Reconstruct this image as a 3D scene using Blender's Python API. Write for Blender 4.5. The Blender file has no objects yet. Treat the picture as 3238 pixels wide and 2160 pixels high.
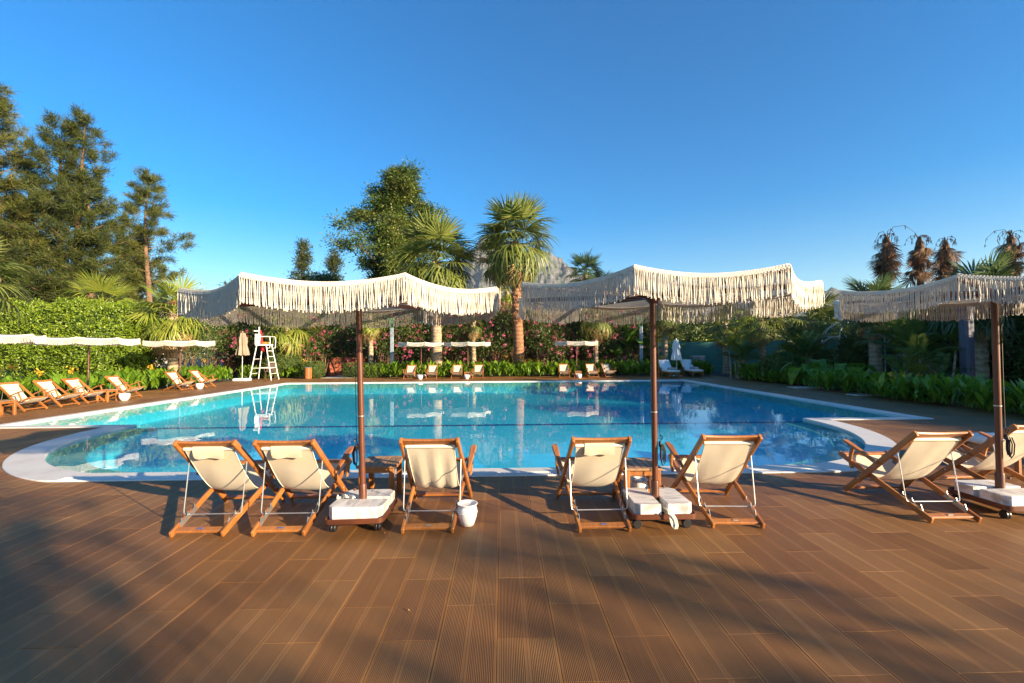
import bpy, math, random
import numpy as np
from mathutils import Vector, Matrix
R = math.radians
rng = np.random.default_rng(7)
random.seed(7)
scene = bpy.context.scene
COL = scene.collection

# ------------------------------------------------------------------ camera
CAM_H = 1.5
cam_d = bpy.data.cameras.new('camera')
cam_d.sensor_width = 36.0
cam_d.lens = 36.0 * 1400.0 / 3238.0
cam_d.clip_start = 0.05
cam_d.clip_end = 30000.0
cam = bpy.data.objects.new('camera', cam_d)
COL.objects.link(cam)
_yaw, _pitch, _roll = R(-1.19), R(1.22), R(0.38)
_f = Vector((-math.sin(_yaw) * math.cos(_pitch), math.cos(_yaw) * math.cos(_pitch), math.sin(_pitch)))
_r = Vector((math.cos(_yaw), math.sin(_yaw), 0.0))
_u = _r.cross(_f)
_r2 = _r * math.cos(_roll) - _u * math.sin(_roll)
_u2 = _u * math.cos(_roll) + _r * math.sin(_roll)
cam.matrix_world = Matrix(((_r2.x, _u2.x, -_f.x, 0), (_r2.y, _u2.y, -_f.y, 0), (_r2.z, _u2.z, -_f.z, CAM_H), (0, 0, 0, 1)))
scene.camera = cam

# ------------------------------------------------------------------ world, sun, exposure
SUN_EL = 14.0
SUN_DIR = Vector((0.82, -0.572, 0.0)).normalized()          # horizontal direction towards the sun (behind, right)
SUN_AZ = math.degrees(math.atan2(SUN_DIR.x, SUN_DIR.y))      # clockwise from +Y
world = bpy.data.worlds.new('World')
scene.world = world
world.use_nodes = True
wn = world.node_tree
for n in list(wn.nodes):
    wn.nodes.remove(n)
wo = wn.nodes.new('ShaderNodeOutputWorld')
wb = wn.nodes.new('ShaderNodeBackground')
wb.inputs['Strength'].default_value = 0.072
sky = wn.nodes.new('ShaderNodeTexSky')
sky.sky_type = 'NISHITA'
sky.sun_disc = False
sky.sun_elevation = R(SUN_EL)
sky.sun_rotation = R(SUN_AZ)
sky.air_density = 1.15
sky.dust_density = 0.35
sky.ozone_density = 3.5
hs = wn.nodes.new('ShaderNodeHueSaturation')
hs.inputs['Saturation'].default_value = 1.50
hs.inputs['Hue'].default_value = 0.507
wn.links.new(sky.outputs[0], hs.inputs['Color'])
wn.links.new(hs.outputs[0], wb.inputs['Color'])
wn.links.new(wb.outputs[0], wo.inputs['Surface'])

sun_d = bpy.data.lights.new('sun', 'SUN')
sun_d.energy = 5.0
sun_d.angle = R(0.53)
sun_d.color = (1.0, 0.79, 0.53)
sun = bpy.data.objects.new('sun', sun_d)
COL.objects.link(sun)
_to = Vector((SUN_DIR.x * math.cos(R(SUN_EL)), SUN_DIR.y * math.cos(R(SUN_EL)), math.sin(R(SUN_EL))))
sun.rotation_euler = _to.to_track_quat('Z', 'Y').to_euler()
sun.location = _to * 60

scene.view_settings.view_transform = 'Standard'
scene.view_settings.look = 'None'
scene.view_settings.exposure = 1.82
scene.view_settings.gamma = 1.0
scene.view_settings.use_curve_mapping = False
scene.render.engine = 'CYCLES'
scene.cycles.max_bounces = 7
scene.cycles.diffuse_bounces = 3
scene.cycles.glossy_bounces = 3
scene.cycles.transmission_bounces = 3
scene.cycles.transparent_max_bounces = 10
scene.cycles.use_denoising = True
scene.cycles.caustics_reflective = False
scene.cycles.caustics_refractive = False

# ------------------------------------------------------------------ materials
MATS = {}


def nmat(name):
    m = bpy.data.materials.new(name)
    m.use_nodes = True
    nt = m.node_tree
    for n in list(nt.nodes):
        nt.nodes.remove(n)
    out = nt.nodes.new('ShaderNodeOutputMaterial')
    MATS[name] = m
    return m, nt, out


def N(nt, typ, **kw):
    n = nt.nodes.new(typ)
    for k, v in kw.items():
        if k.startswith('i_'):
            n.inputs[k[2:].replace('_', ' ')].default_value = v
        else:
            setattr(n, k, v)
    return n


def ramp(nt, fac, stops):
    r = nt.nodes.new('ShaderNodeValToRGB')
    e = r.color_ramp.elements
    while len(e) < len(stops):
        e.new(0.5)
    for i, (p, c) in enumerate(stops):
        e[i].position = p
        e[i].color = (c[0], c[1], c[2], 1)
    nt.links.new(fac, r.inputs['Fac'])
    return r


def mixcol(nt, fac, a, b, typ='MIX'):
    m = nt.nodes.new('ShaderNodeMix')
    m.data_type = 'RGBA'
    m.blend_type = typ
    for sock, val in ((m.inputs[0], fac), (m.inputs[6], a), (m.inputs[7], b)):
        if hasattr(val, 'is_output'):
            nt.links.new(val, sock)
        elif isinstance(val, (int, float)):
            sock.default_value = val
        else:
            sock.default_value = (val[0], val[1], val[2], 1)
    return m.outputs[2]


def mth(nt, op, a, b=None, c=None):
    m = nt.nodes.new('ShaderNodeMath')
    m.operation = op
    for i, val in enumerate((a, b, c)):
        if val is None:
            continue
        if hasattr(val, 'is_output'):
            nt.links.new(val, m.inputs[i])
        else:
            m.inputs[i].default_value = val
    return m.outputs[0]


def simple(name, stops, scale=8.0, rough=0.6, bump=0.0, bscale=None, stretch=(1, 1, 1), metal=0.0, detail=5.0, spec=0.5, coord='Object', objvar=0.0, translucent=0.0, coat=0.0):
    """noise-mottled principled material"""
    m, nt, out = nmat(name)
    tc = N(nt, 'ShaderNodeTexCoord')
    mp = N(nt, 'ShaderNodeMapping')
    mp.inputs['Scale'].default_value = stretch
    nt.links.new(tc.outputs[coord], mp.inputs['Vector'])
    no = N(nt, 'ShaderNodeTexNoise', i_Scale=scale, i_Detail=detail, i_Roughness=0.6)
    nt.links.new(mp.outputs[0], no.inputs['Vector'])
    fac = no.outputs['Fac']
    if objvar:
        oi = N(nt, 'ShaderNodeObjectInfo')
        fac = mth(nt, 'ADD', fac, mth(nt, 'MULTIPLY', mth(nt, 'SUBTRACT', oi.outputs['Random'], 0.5), objvar))
    r = ramp(nt, fac, stops)
    b = N(nt, 'ShaderNodeBsdfPrincipled')
    b.inputs['Roughness'].default_value = rough
    b.inputs['Metallic'].default_value = metal
    b.inputs['Specular IOR Level'].default_value = spec
    b.inputs['Coat Weight'].default_value = coat
    nt.links.new(r.outputs[0], b.inputs['Base Color'])
    if bump:
        bn = N(nt, 'ShaderNodeTexNoise', i_Scale=bscale or scale * 3, i_Detail=4.0)
        nt.links.new(mp.outputs[0], bn.inputs['Vector'])
        bp = N(nt, 'ShaderNodeBump')
        bp.inputs['Strength'].default_value = bump
        bp.inputs['Distance'].default_value = 0.02
        nt.links.new(bn.outputs['Fac'], bp.inputs['Height'])
        nt.links.new(bp.outputs[0], b.inputs['Normal'])
    sh = b.outputs[0]
    if translucent:
        tr = N(nt, 'ShaderNodeBsdfTranslucent')
        nt.links.new(r.outputs[0], tr.inputs['Color'])
        mx = N(nt, 'ShaderNodeMixShader')
        mx.inputs[0].default_value = translucent
        nt.links.new(sh, mx.inputs[1])
        nt.links.new(tr.outputs[0], mx.inputs[2])
        sh = mx.outputs[0]
    nt.links.new(sh, out.inputs['Surface'])
    return m


def leafmat(name, c0, c1, rough=0.45, trans=0.3, tint=None, spec=0.4):
    """leaf: colour runs with the per-leaf attribute 'rnd'"""
    m, nt, out = nmat(name)
    at = N(nt, 'ShaderNodeAttribute', attribute_name='rnd')
    oi = N(nt, 'ShaderNodeObjectInfo')
    f = mth(nt, 'ADD', at.outputs['Fac'], mth(nt, 'MULTIPLY', mth(nt, 'SUBTRACT', oi.outputs['Random'], 0.5), 0.35))
    stops = [(0.0, c0), (0.8, c1)]
    if tint:
        stops = [(0.0, c0), (0.72, c1), (0.97, tint)]
    r = ramp(nt, f, stops)
    b = N(nt, 'ShaderNodeBsdfPrincipled')
    b.inputs['Roughness'].default_value = rough
    b.inputs['Specular IOR Level'].default_value = spec
    nt.links.new(r.outputs[0], b.inputs['Base Color'])
    tr = N(nt, 'ShaderNodeBsdfTranslucent')
    hsn = N(nt, 'ShaderNodeHueSaturation')
    hsn.inputs['Value'].default_value = 1.25
    hsn.inputs['Hue'].default_value = 0.485
    nt.links.new(r.outputs[0], hsn.inputs['Color'])
    nt.links.new(hsn.outputs[0], tr.inputs['Color'])
    mx = N(nt, 'ShaderNodeMixShader')
    mx.inputs[0].default_value = trans
    nt.links.new(b.outputs[0], mx.inputs[1])
    nt.links.new(tr.outputs[0], mx.inputs[2])
    nt.links.new(mx.outputs[0], out.inputs['Surface'])
    return m


PW, PL, PX0, PY0 = 0.304, 0.62, -0.04, 3.27


def deck_material():
    m, nt, out = nmat('deck_board')
    geo = N(nt, 'ShaderNodeNewGeometry')
    sep = N(nt, 'ShaderNodeSeparateXYZ')
    nt.links.new(geo.outputs['Position'], sep.inputs[0])
    x, y = sep.outputs[0], sep.outputs[1]
    u = mth(nt, 'DIVIDE', mth(nt, 'SUBTRACT', x, PX0), PW)
    ui = mth(nt, 'FLOOR', u)
    uf = mth(nt, 'SUBTRACT', u, ui)
    par = mth(nt, 'MULTIPLY', mth(nt, 'ABSOLUTE', mth(nt, 'MODULO', ui, 2.0)), 0.5)
    w = mth(nt, 'ADD', mth(nt, 'DIVIDE', mth(nt, 'SUBTRACT', y, PY0), PL), mth(nt, 'SUBTRACT', par, 0.5))
    wi = mth(nt, 'FLOOR', w)
    cx = N(nt, 'ShaderNodeCombineXYZ')
    nt.links.new(ui, cx.inputs[0])
    nt.links.new(wi, cx.inputs[1])
    wnz = N(nt, 'ShaderNodeTexWhiteNoise', noise_dimensions='2D')
    nt.links.new(cx.outputs[0], wnz.inputs['Vector'])
    # ribs: 2 ribbed fields with plain margins and a double plain strip between
    h = mth(nt, 'ABSOLUTE', mth(nt, 'SUBTRACT', mth(nt, 'MODULO', mth(nt, 'MULTIPLY', uf, 2.0), 1.0), 0.5))   # 0 centre of field .. 0.5 edge
    field = mth(nt, 'LESS_THAN', h, 0.40)
    saw = mth(nt, 'SINE', mth(nt, 'MULTIPLY', uf, 2 * math.pi * 36))
    rib = mth(nt, 'MULTIPLY', field, mth(nt, 'MULTIPLY_ADD', saw, 0.5, 0.5))
    seam = mth(nt, 'LESS_THAN', mth(nt, 'ABSOLUTE', mth(nt, 'SUBTRACT', uf, 0.5)), 0.006)
    # wear and stains
    pos = N(nt, 'ShaderNodeMapping')
    nt.links.new(geo.outputs['Position'], pos.inputs['Vector'])
    n1 = N(nt, 'ShaderNodeTexNoise', i_Scale=1.3, i_Detail=6.0, i_Roughness=0.65)
    nt.links.new(pos.outputs[0], n1.inputs['Vector'])
    st = N(nt, 'ShaderNodeMapping')
    st.inputs['Scale'].default_value = (60, 2.5, 1)
    nt.links.new(geo.outputs['Position'], st.inputs['Vector'])
    n2 = N(nt, 'ShaderNodeTexNoise', i_Scale=1.0, i_Detail=4.0)
    nt.links.new(st.outputs[0], n2.inputs['Vector'])
    t = mth(nt, 'ADD', mth(nt, 'MULTIPLY', wnz.outputs['Value'], 0.42), mth(nt, 'MULTIPLY', n2.outputs['Fac'], 0.34))
    t = mth(nt, 'ADD', t, mth(nt, 'MULTIPLY', n1.outputs['Fac'], 0.30))
    base = ramp(nt, t, [(0.22, (0.182, 0.076, 0.022)), (0.52, (0.272, 0.124, 0.037)), (0.85, (0.350, 0.178, 0.060))])
    dusty = ramp(nt, n1.outputs['Fac'], [(0.50, (0, 0, 0)), (0.75, (1, 1, 1))])
    c = mixcol(nt, mth(nt, 'MULTIPLY', dusty.outputs[0], 0.35), base.outputs[0], (0.285, 0.162, 0.070))
    c = mixcol(nt, mth(nt, 'MULTIPLY', mth(nt, 'SUBTRACT', 1.0, rib), mth(nt, 'MULTIPLY', field, 0.68)), c, (0.055, 0.024, 0.009))
    c = mixcol(nt, mth(nt, 'MULTIPLY', seam, 0.6), c, (0.06, 0.03, 0.017))
    b = N(nt, 'ShaderNodeBsdfPrincipled')
    nt.links.new(c, b.inputs['Base Color'])
    rr = mth(nt, 'MULTIPLY_ADD', n1.outputs['Fac'], 0.3, 0.38)
    nt.links.new(rr, b.inputs['Roughness'])
    b.inputs['Specular IOR Level'].default_value = 0.35
    bp = N(nt, 'ShaderNodeBump')
    bp.inputs['Strength'].default_value = 0.5
    bp.inputs['Distance'].default_value = 0.003
    hh = mth(nt, 'ADD', rib, mth(nt, 'MULTIPLY', n2.outputs['Fac'], 0.3))
    nt.links.new(hh, bp.inputs['Height'])
    nt.links.new(bp.outputs[0], b.inputs['Normal'])
    nt.links.new(b.outputs[0], out.inputs['Surface'])
    return m


def water_material():
    m, nt, out = nmat('water')
    geo = N(nt, 'ShaderNodeNewGeometry')
    mp = N(nt, 'ShaderNodeMapping')
    mp.inputs['Scale'].default_value = (1.0, 1.0, 1.0)
    nt.links.new(geo.outputs['Position'], mp.inputs['Vector'])
    n1 = N(nt, 'ShaderNodeTexNoise', i_Scale=1.1, i_Detail=2.0, i_Roughness=0.45)
    n2 = N(nt, 'ShaderNodeTexNoise', i_Scale=6.0, i_Detail=2.0, i_Roughness=0.5)
    for n in (n1, n2):
        nt.links.new(mp.outputs[0], n.inputs['Vector'])
    h = mth(nt, 'ADD', n1.outputs['Fac'], mth(nt, 'MULTIPLY', n2.outputs['Fac'], 0.10))
    bp = N(nt, 'ShaderNodeBump')
    bp.inputs['Strength'].default_value = 1.0
    bp.inputs['Distance'].default_value = 0.0035
    nt.links.new(h, bp.inputs['Height'])
    dt = N(nt, 'ShaderNodeVectorMath', operation='DOT_PRODUCT')
    nt.links.new(bp.outputs[0], dt.inputs[0])
    nt.links.new(geo.outputs['Incoming'], dt.inputs[1])
    cosv = mth(nt, 'MINIMUM', mth(nt, 'ABSOLUTE', dt.outputs['Value']), 1.0)
    fr_ = mth(nt, 'MULTIPLY_ADD', mth(nt, 'POWER', mth(nt, 'SUBTRACT', 1.0, cosv), 5.0), 0.98, 0.02)
    gl = N(nt, 'ShaderNodeBsdfGlossy')
    gl.inputs['Roughness'].default_value = 0.008
    nt.links.new(bp.outputs[0], gl.inputs['Normal'])
    tr = N(nt, 'ShaderNodeBsdfTransparent')
    tr.inputs['Color'].default_value = (0.42, 0.93, 1.0, 1)
    mx = N(nt, 'ShaderNodeMixShader')
    nt.links.new(fr_, mx.inputs[0])
    nt.links.new(tr.outputs[0], mx.inputs[1])
    nt.links.new(gl.outputs[0], mx.inputs[2])
    nt.links.new(mx.outputs[0], out.inputs['Surface'])
    return m


def pool_tile_material():
    m, nt, out = nmat('pool_tile')
    geo = N(nt, 'ShaderNodeNewGeometry')
    sep = N(nt, 'ShaderNodeSeparateXYZ')
    nt.links.new(geo.outputs['Position'], sep.inputs[0])
    wnz = N(nt, 'ShaderNodeTexWhiteNoise', noise_dimensions='3D')
    sn = N(nt, 'ShaderNodeVectorMath', operation='SNAP')
    sn.inputs[1].default_value = (0.25, 0.125, 0.125)
    nt.links.new(geo.outputs['Position'], sn.inputs[0])
    nt.links.new(sn.outputs[0], wnz.inputs['Vector'])
    c = ramp(nt, wnz.outputs['Value'], [(0.0, (0.23, 0.71, 0.84)), (1.0, (0.29, 0.78, 0.88))])
    # grout lines
    gx = mth(nt, 'LESS_THAN', mth(nt, 'FRACT', mth(nt, 'DIVIDE', sep.outputs[0], 0.25)), 0.03)
    gy = mth(nt, 'LESS_THAN', mth(nt, 'FRACT', mth(nt, 'DIVIDE', sep.outputs[1], 0.125)), 0.06)
    g = mth(nt, 'MAXIMUM', gx, gy)
    cc = mixcol(nt, mth(nt, 'MULTIPLY', g, 0.30), c.outputs[0], (0.12, 0.40, 0.62))
    b = N(nt, 'ShaderNodeBsdfPrincipled')
    b.inputs['Roughness'].default_value = 0.35
    nt.links.new(cc, b.inputs['Base Color'])
    nt.links.new(b.outputs[0], out.inputs['Surface'])
    return m


def trunk_material(name, c0, c1, rings=30.0):
    m, nt, out = nmat(name)
    tc = N(nt, 'ShaderNodeTexCoord')
    sep = N(nt, 'ShaderNodeSeparateXYZ')
    nt.links.new(tc.outputs['Object'], sep.inputs[0])
    no = N(nt, 'ShaderNodeTexNoise', i_Scale=9.0, i_Detail=5.0)
    nt.links.new(tc.outputs['Object'], no.inputs['Vector'])
    wv = mth(nt, 'SINE', mth(nt, 'ADD', mth(nt, 'MULTIPLY', sep.outputs[2], rings), mth(nt, 'MULTIPLY', no.outputs['Fac'], 7.0)))
    f = mth(nt, 'ADD', mth(nt, 'MULTIPLY', no.outputs['Fac'], 0.8), mth(nt, 'MULTIPLY', wv, 0.14))
    r = ramp(nt, f, [(0.2, c0), (0.7, c1)])
    b = N(nt, 'ShaderNodeBsdfPrincipled')
    b.inputs['Roughness'].default_value = 0.85
    b.inputs['Specular IOR Level'].default_value = 0.2
    nt.links.new(r.outputs[0], b.inputs['Base Color'])
    bp = N(nt, 'ShaderNodeBump')
    bp.inputs['Strength'].default_value = 0.7
    bp.inputs['Distance'].default_value = 0.03
    nt.links.new(f, bp.inputs['Height'])
    nt.links.new(bp.outputs[0], b.inputs['Normal'])
    nt.links.new(b.outputs[0], out.inputs['Surface'])
    return m


def canopy_material():
    """knotted cotton net: cord relief with open holes between the knots"""
    m, nt, out = nmat('cotton_net')
    tc = N(nt, 'ShaderNodeTexCoord')
    sep = N(nt, 'ShaderNodeSeparateXYZ')
    nt.links.new(tc.outputs['Object'], sep.inputs[0])
    k = 2 * math.pi / 0.030
    a = mth(nt, 'SINE', mth(nt, 'MULTIPLY', mth(nt, 'ADD', sep.outputs[0], sep.outputs[1]), k))
    c = mth(nt, 'SINE', mth(nt, 'MULTIPLY', mth(nt, 'SUBTRACT', sep.outputs[0], sep.outputs[1]), k))
    p = mth(nt, 'MULTIPLY', a, c)
    hole = mth(nt, 'GREATER_THAN', p, 0.62)
    b = N(nt, 'ShaderNodeBsdfPrincipled')
    b.inputs['Roughness'].default_value = 0.9
    b.inputs['Specular IOR Level'].default_value = 0.1
    b.inputs['Base Color'].default_value = (0.70, 0.66, 0.58, 1)
    bp = N(nt, 'ShaderNodeBump')
    bp.inputs['Strength'].default_value = 1.0
    bp.inputs['Distance'].default_value = 0.012
    nt.links.new(mth(nt, 'ABSOLUTE', p), bp.inputs['Height'])
    nt.links.new(bp.outputs[0], b.inputs['Normal'])
    tl = N(nt, 'ShaderNodeBsdfTranslucent')
    tl.inputs['Color'].default_value = (0.62, 0.55, 0.44, 1)
    m1 = N(nt, 'ShaderNodeMixShader')
    m1.inputs[0].default_value = 0.25
    nt.links.new(b.outputs[0], m1.inputs[1])
    nt.links.new(tl.outputs[0], m1.inputs[2])
    tp = N(nt, 'ShaderNodeBsdfTransparent')
    m2 = N(nt, 'ShaderNodeMixShader')
    nt.links.new(hole, m2.inputs[0])
    nt.links.new(m1.outputs[0], m2.inputs[1])
    nt.links.new(tp.outputs[0], m2.inputs[2])
    nt.links.new(m2.outputs[0], out.inputs['Surface'])
    return m


deck_material(); water_material(); pool_tile_material(); canopy_material()
simple('deck_bed', [(0.3, (0.035, 0.025, 0.02)), (0.7, (0.06, 0.045, 0.035))], 6)
simple('soil', [(0.3, (0.05, 0.035, 0.022)), (0.7, (0.10, 0.07, 0.045))], 3, 0.95, 0.5, coord='Object')
simple('stone_white', [(0.25, (0.52, 0.48, 0.43)), (0.45, (0.63, 0.60, 0.55)), (0.7, (0.69, 0.67, 0.63))], 2.2, 0.45, 0.08, 40, detail=9)
simple('ledge_tile', [(0.3, (0.42, 0.45, 0.42)), (0.7, (0.55, 0.58, 0.53))], 4, 0.4, 0.05)
simple('lane_tile', [(0.3, (0.008, 0.05, 0.24)), (0.7, (0.012, 0.07, 0.30))], 10, 0.4)
simple('grate', [(0.3, (0.72, 0.72, 0.70)), (0.7, (0.82, 0.82, 0.80))], 10, 0.4)
simple('teak', [(0.25, (0.225, 0.075, 0.017)), (0.55, (0.335, 0.125, 0.030)), (0.85, (0.43, 0.185, 0.050))], 7, 0.42, 0.06, 40, (5, 1.1, 1.1), objvar=0.25, coat=0.12)
simple('teak_grey', [(0.25, (0.20, 0.115, 0.060)), (0.6, (0.32, 0.185, 0.095)), (0.85, (0.40, 0.25, 0.14))], 7, 0.55, 0.06, 40, (6, 1, 1), objvar=0.5)
simple('canvas', [(0.3, (0.72, 0.62, 0.46)), (0.7, (0.80, 0.71, 0.55))], 3, 0.9, 0.25, 260, spec=0.15, translucent=0.22)
simple('canvas_hem', [(0.3, (0.76, 0.69, 0.54)), (0.7, (0.82, 0.76, 0.62))], 8, 0.9, spec=0.15)
simple('white_fabric', [(0.3, (0.74, 0.73, 0.71)), (0.7, (0.82, 0.81, 0.79))], 6, 0.9, 0.1, 80, spec=0.15)
simple('beige_fabric', [(0.3, (0.25, 0.195, 0.145)), (0.7, (0.31, 0.245, 0.185))], 6, 0.9, 0.1, 80, spec=0.15)
simple('cord', [(0.3, (0.69, 0.64, 0.54)), (0.7, (0.79, 0.75, 0.66))], 9, 0.9, 0.4, 300, spec=0.1, translucent=0.12)
simple('galvanised', [(0.3, (0.55, 0.55, 0.53)), (0.7, (0.70, 0.69, 0.66))], 14, 0.35, metal=0.85)
simple('brown_metal', [(0.3, (0.085, 0.026, 0.012)), (0.7, (0.125, 0.040, 0.018))], 5, 0.38, 0.03, 60)
simple('black_plastic', [(0.3, (0.012, 0.012, 0.013)), (0.7, (0.022, 0.022, 0.024))], 8, 0.4)
simple('castor_tyre', [(0.3, (0.03, 0.03, 0.03)), (0.7, (0.06, 0.06, 0.06))], 30, 0.5)
simple('white_ceramic', [(0.3, (0.74, 0.73, 0.71)), (0.7, (0.82, 0.81, 0.79))], 5, 0.25)
simple('sand', [(0.3, (0.06, 0.04, 0.025)), (0.7, (0.14, 0.09, 0.055))], 60, 0.95, 0.5)
simple('white_paint', [(0.3, (0.74, 0.73, 0.71)), (0.7, (0.82, 0.81, 0.78))], 6, 0.35)
simple('red_fabric', [(0.3, (0.60, 0.015, 0.02)), (0.7, (0.70, 0.03, 0.03))], 6, 0.6)
simple('orange_plastic', [(0.3, (0.75, 0.24, 0.02)), (0.7, (0.8, 0.30, 0.03))], 6, 0.4)
simple('wicker', [(0.3, (0.05, 0.028, 0.018)), (0.7, (0.11, 0.06, 0.035))], 60, 0.6, 0.4)
simple('teal_paint', [(0.3, (0.050, 0.185, 0.150)), (0.7, (0.070, 0.230, 0.190))], 2, 0.8, 0.1)
simple('terracotta', [(0.3, (0.42, 0.105, 0.05)), (0.7, (0.54, 0.155, 0.075))], 2, 0.85, 0.15)
simple('green_paint', [(0.3, (0.015, 0.14, 0.05)), (0.7, (0.025, 0.18, 0.065))], 5, 0.4)
simple('grey_blue_paint', [(0.3, (0.19, 0.24, 0.29)), (0.7, (0.25, 0.30, 0.35))], 4, 0.5)
simple('slate_paint', [(0.3, (0.035, 0.045, 0.075)), (0.7, (0.05, 0.06, 0.10))], 3, 0.5)
simple('towel_grey', [(0.3, (0.20, 0.23, 0.27)), (0.7, (0.30, 0.33, 0.37))], 20, 0.95, 0.6, 200)
simple('towel_beige', [(0.3, (0.40, 0.33, 0.27)), (0.7, (0.52, 0.44, 0.36))], 20, 0.95, 0.6, 200)
simple('brass_plate', [(0.3, (0.30, 0.29, 0.27)), (0.7, (0.42, 0.40, 0.36))], 40, 0.4, metal=0.5)
simple('blue_plate', [(0.3, (0.03, 0.06, 0.22)), (0.7, (0.12, 0.16, 0.34))], 60, 0.4)
simple('window_dark', [(0.3, (0.02, 0.025, 0.03)), (0.7, (0.03, 0.035, 0.04))], 3, 0.1)
simple('steel_post', [(0.3, (0.10, 0.11, 0.12)), (0.7, (0.15, 0.16, 0.17))], 5, 0.5)
simple('paver', [(0.3, (0.36, 0.34, 0.30)), (0.7, (0.48, 0.45, 0.40))], 6, 0.85, 0.2)
simple('lawn', [(0.3, (0.035, 0.07, 0.012)), (0.7, (0.075, 0.13, 0.025))], 8, 0.95, 0.6, 120)
simple('dry_leaf', [(0.3, (0.30, 0.13, 0.04)), (0.7, (0.40, 0.20, 0.07))], 40, 0.8)


def marble_material():
    m, nt, out = nmat('marble')
    tc = N(nt, 'ShaderNodeTexCoord')
    mp = N(nt, 'ShaderNodeMapping')
    mp.inputs['Rotation'].default_value = (0.2, 0.1, 0.5)
    mp.inputs['Scale'].default_value = (5, 1.2, 1.5)
    nt.links.new(tc.outputs['Object'], mp.inputs['Vector'])
    no = N(nt, 'ShaderNodeTexNoise', i_Scale=3.2, i_Detail=7.0, i_Distortion=0.8)
    nt.links.new(mp.outputs[0], no.inputs['Vector'])
    r = ramp(nt, no.outputs['Fac'], [(0.30, (0.36, 0.33, 0.30)), (0.42, (0.60, 0.575, 0.54)), (0.58, (0.76, 0.74, 0.71))])
    b = N(nt, 'ShaderNodeBsdfPrincipled')
    b.inputs['Roughness'].default_value = 0.42
    nt.links.new(r.outputs[0], b.inputs['Base Color'])
    nt.links.new(b.outputs[0], out.inputs['Surface'])


marble_material()
trunk_material('palm_bark', (0.26, 0.18, 0.11), (0.48, 0.37, 0.25), 34)
trunk_material('palm_bark_red', (0.17, 0.08, 0.04), (0.36, 0.19, 0.10), 26)
trunk_material('dead_bark', (0.06, 0.035, 0.02), (0.17, 0.10, 0.06), 20)
trunk_material('bark', (0.09, 0.055, 0.035), (0.24, 0.155, 0.095), 3)
leafmat('fan_leaf', (0.075, 0.120, 0.022), (0.215, 0.245, 0.060), 0.4, 0.28)
leafmat('fan_leaf_dark', (0.030, 0.070, 0.022), (0.085, 0.13, 0.04), 0.4, 0.25)
leafmat('fan_leaf_lime', (0.13, 0.20, 0.022), (0.28, 0.31, 0.05), 0.4, 0.32)
leafmat('dead_frond', (0.24, 0.135, 0.055), (0.45, 0.29, 0.13), 0.8, 0.2)
leafmat('dead_frond_brown', (0.065, 0.033, 0.016), (0.18, 0.10, 0.05), 0.8, 0.1)
leafmat('needle', (0.020, 0.038, 0.008), (0.105, 0.125, 0.020), 0.6, 0.28, (0.19, 0.165, 0.032))
leafmat('needle_dark', (0.022, 0.040, 0.012), (0.07, 0.085, 0.022), 0.6, 0.25)
leafmat('tree_leaf', (0.028, 0.066, 0.012), (0.095, 0.150, 0.024), 0.42, 0.28, (0.16, 0.17, 0.035))
leafmat('hedge_leaf', (0.070, 0.135, 0.012), (0.21, 0.30, 0.022), 0.35, 0.3, (0.33, 0.39, 0.035))
leafmat('box_leaf', (0.030, 0.062, 0.010), (0.10, 0.135, 0.025), 0.4, 0.25)
leafmat('oleander_leaf', (0.036, 0.074, 0.016), (0.115, 0.155, 0.036), 0.42, 0.25)
leafmat('pink_petal', (0.58, 0.05, 0.15), (0.80, 0.22, 0.36), 0.6, 0.3)
leafmat('white_petal', (0.70, 0.66, 0.58), (0.82, 0.79, 0.72), 0.6, 0.3)
leafmat('yellow_petal', (0.70, 0.36, 0.02), (0.80, 0.52, 0.05), 0.6, 0.3)
leafmat('canna_leaf', (0.055, 0.140, 0.010), (0.18, 0.30, 0.022), 0.35, 0.35)
leafmat('banana_leaf', (0.06, 0.15, 0.015), (0.16, 0.28, 0.03), 0.35, 0.35)
leafmat('areca_leaf', (0.06, 0.11, 0.015), (0.15, 0.20, 0.035), 0.4, 0.3)
leafmat('wood_mass', (0.030, 0.055, 0.012), (0.095, 0.125, 0.028), 0.6, 0.2)

# ------------------------------------------------------------------ mesh helpers


def fast_mesh(name, V, F, rnd=None, smooth=False):
    V = np.asarray(V, dtype=np.float32).reshape(-1, 3)
    F = np.asarray(F, dtype=np.int32)
    k = F.shape[1]
    me = bpy.data.meshes.new(name)
    me.vertices.add(len(V))
    me.vertices.foreach_set('co', V.ravel())
    me.loops.add(F.size)
    me.loops.foreach_set('vertex_index', F.ravel())
    me.polygons.add(len(F))
    me.polygons.foreach_set('loop_start', np.arange(0, F.size, k, dtype=np.int32))
    if rnd is not None:
        a = me.attributes.new('rnd', 'FLOAT', 'POINT')
        a.data.foreach_set('value', np.asarray(rnd, dtype=np.float32))
    me.update(calc_edges=True)
    if smooth:
        me.polygons.foreach_set('use_smooth', np.ones(len(F), dtype=bool))
    return me


def link(name, me, mat=None, parent=None):
    o = bpy.data.objects.new(name, me)
    COL.objects.link(o)
    if mat is not None and me is not None and len(me.materials) == 0:
        me.materials.append(MATS[mat])
    if parent is not None:
        o.parent = parent
    return o


def thing(name, label, cat, loc=(0, 0, 0), rz=0.0, group=None):
    o = bpy.data.objects.new(name, None)
    COL.objects.link(o)
    o.empty_display_size = 0.1
    o.location = loc
    o.rotation_euler = (0, 0, rz)
    o['label'] = label
    o['category'] = cat
    if group:
        o['group'] = group
    return o


def tag(o, label, cat, group=None):
    o['label'] = label
    o['category'] = cat
    if group:
        o['group'] = group
    return o


KIDS = {}


def kids(o):
    return KIDS.setdefault(o.name, [c for c in o.children])


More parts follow.
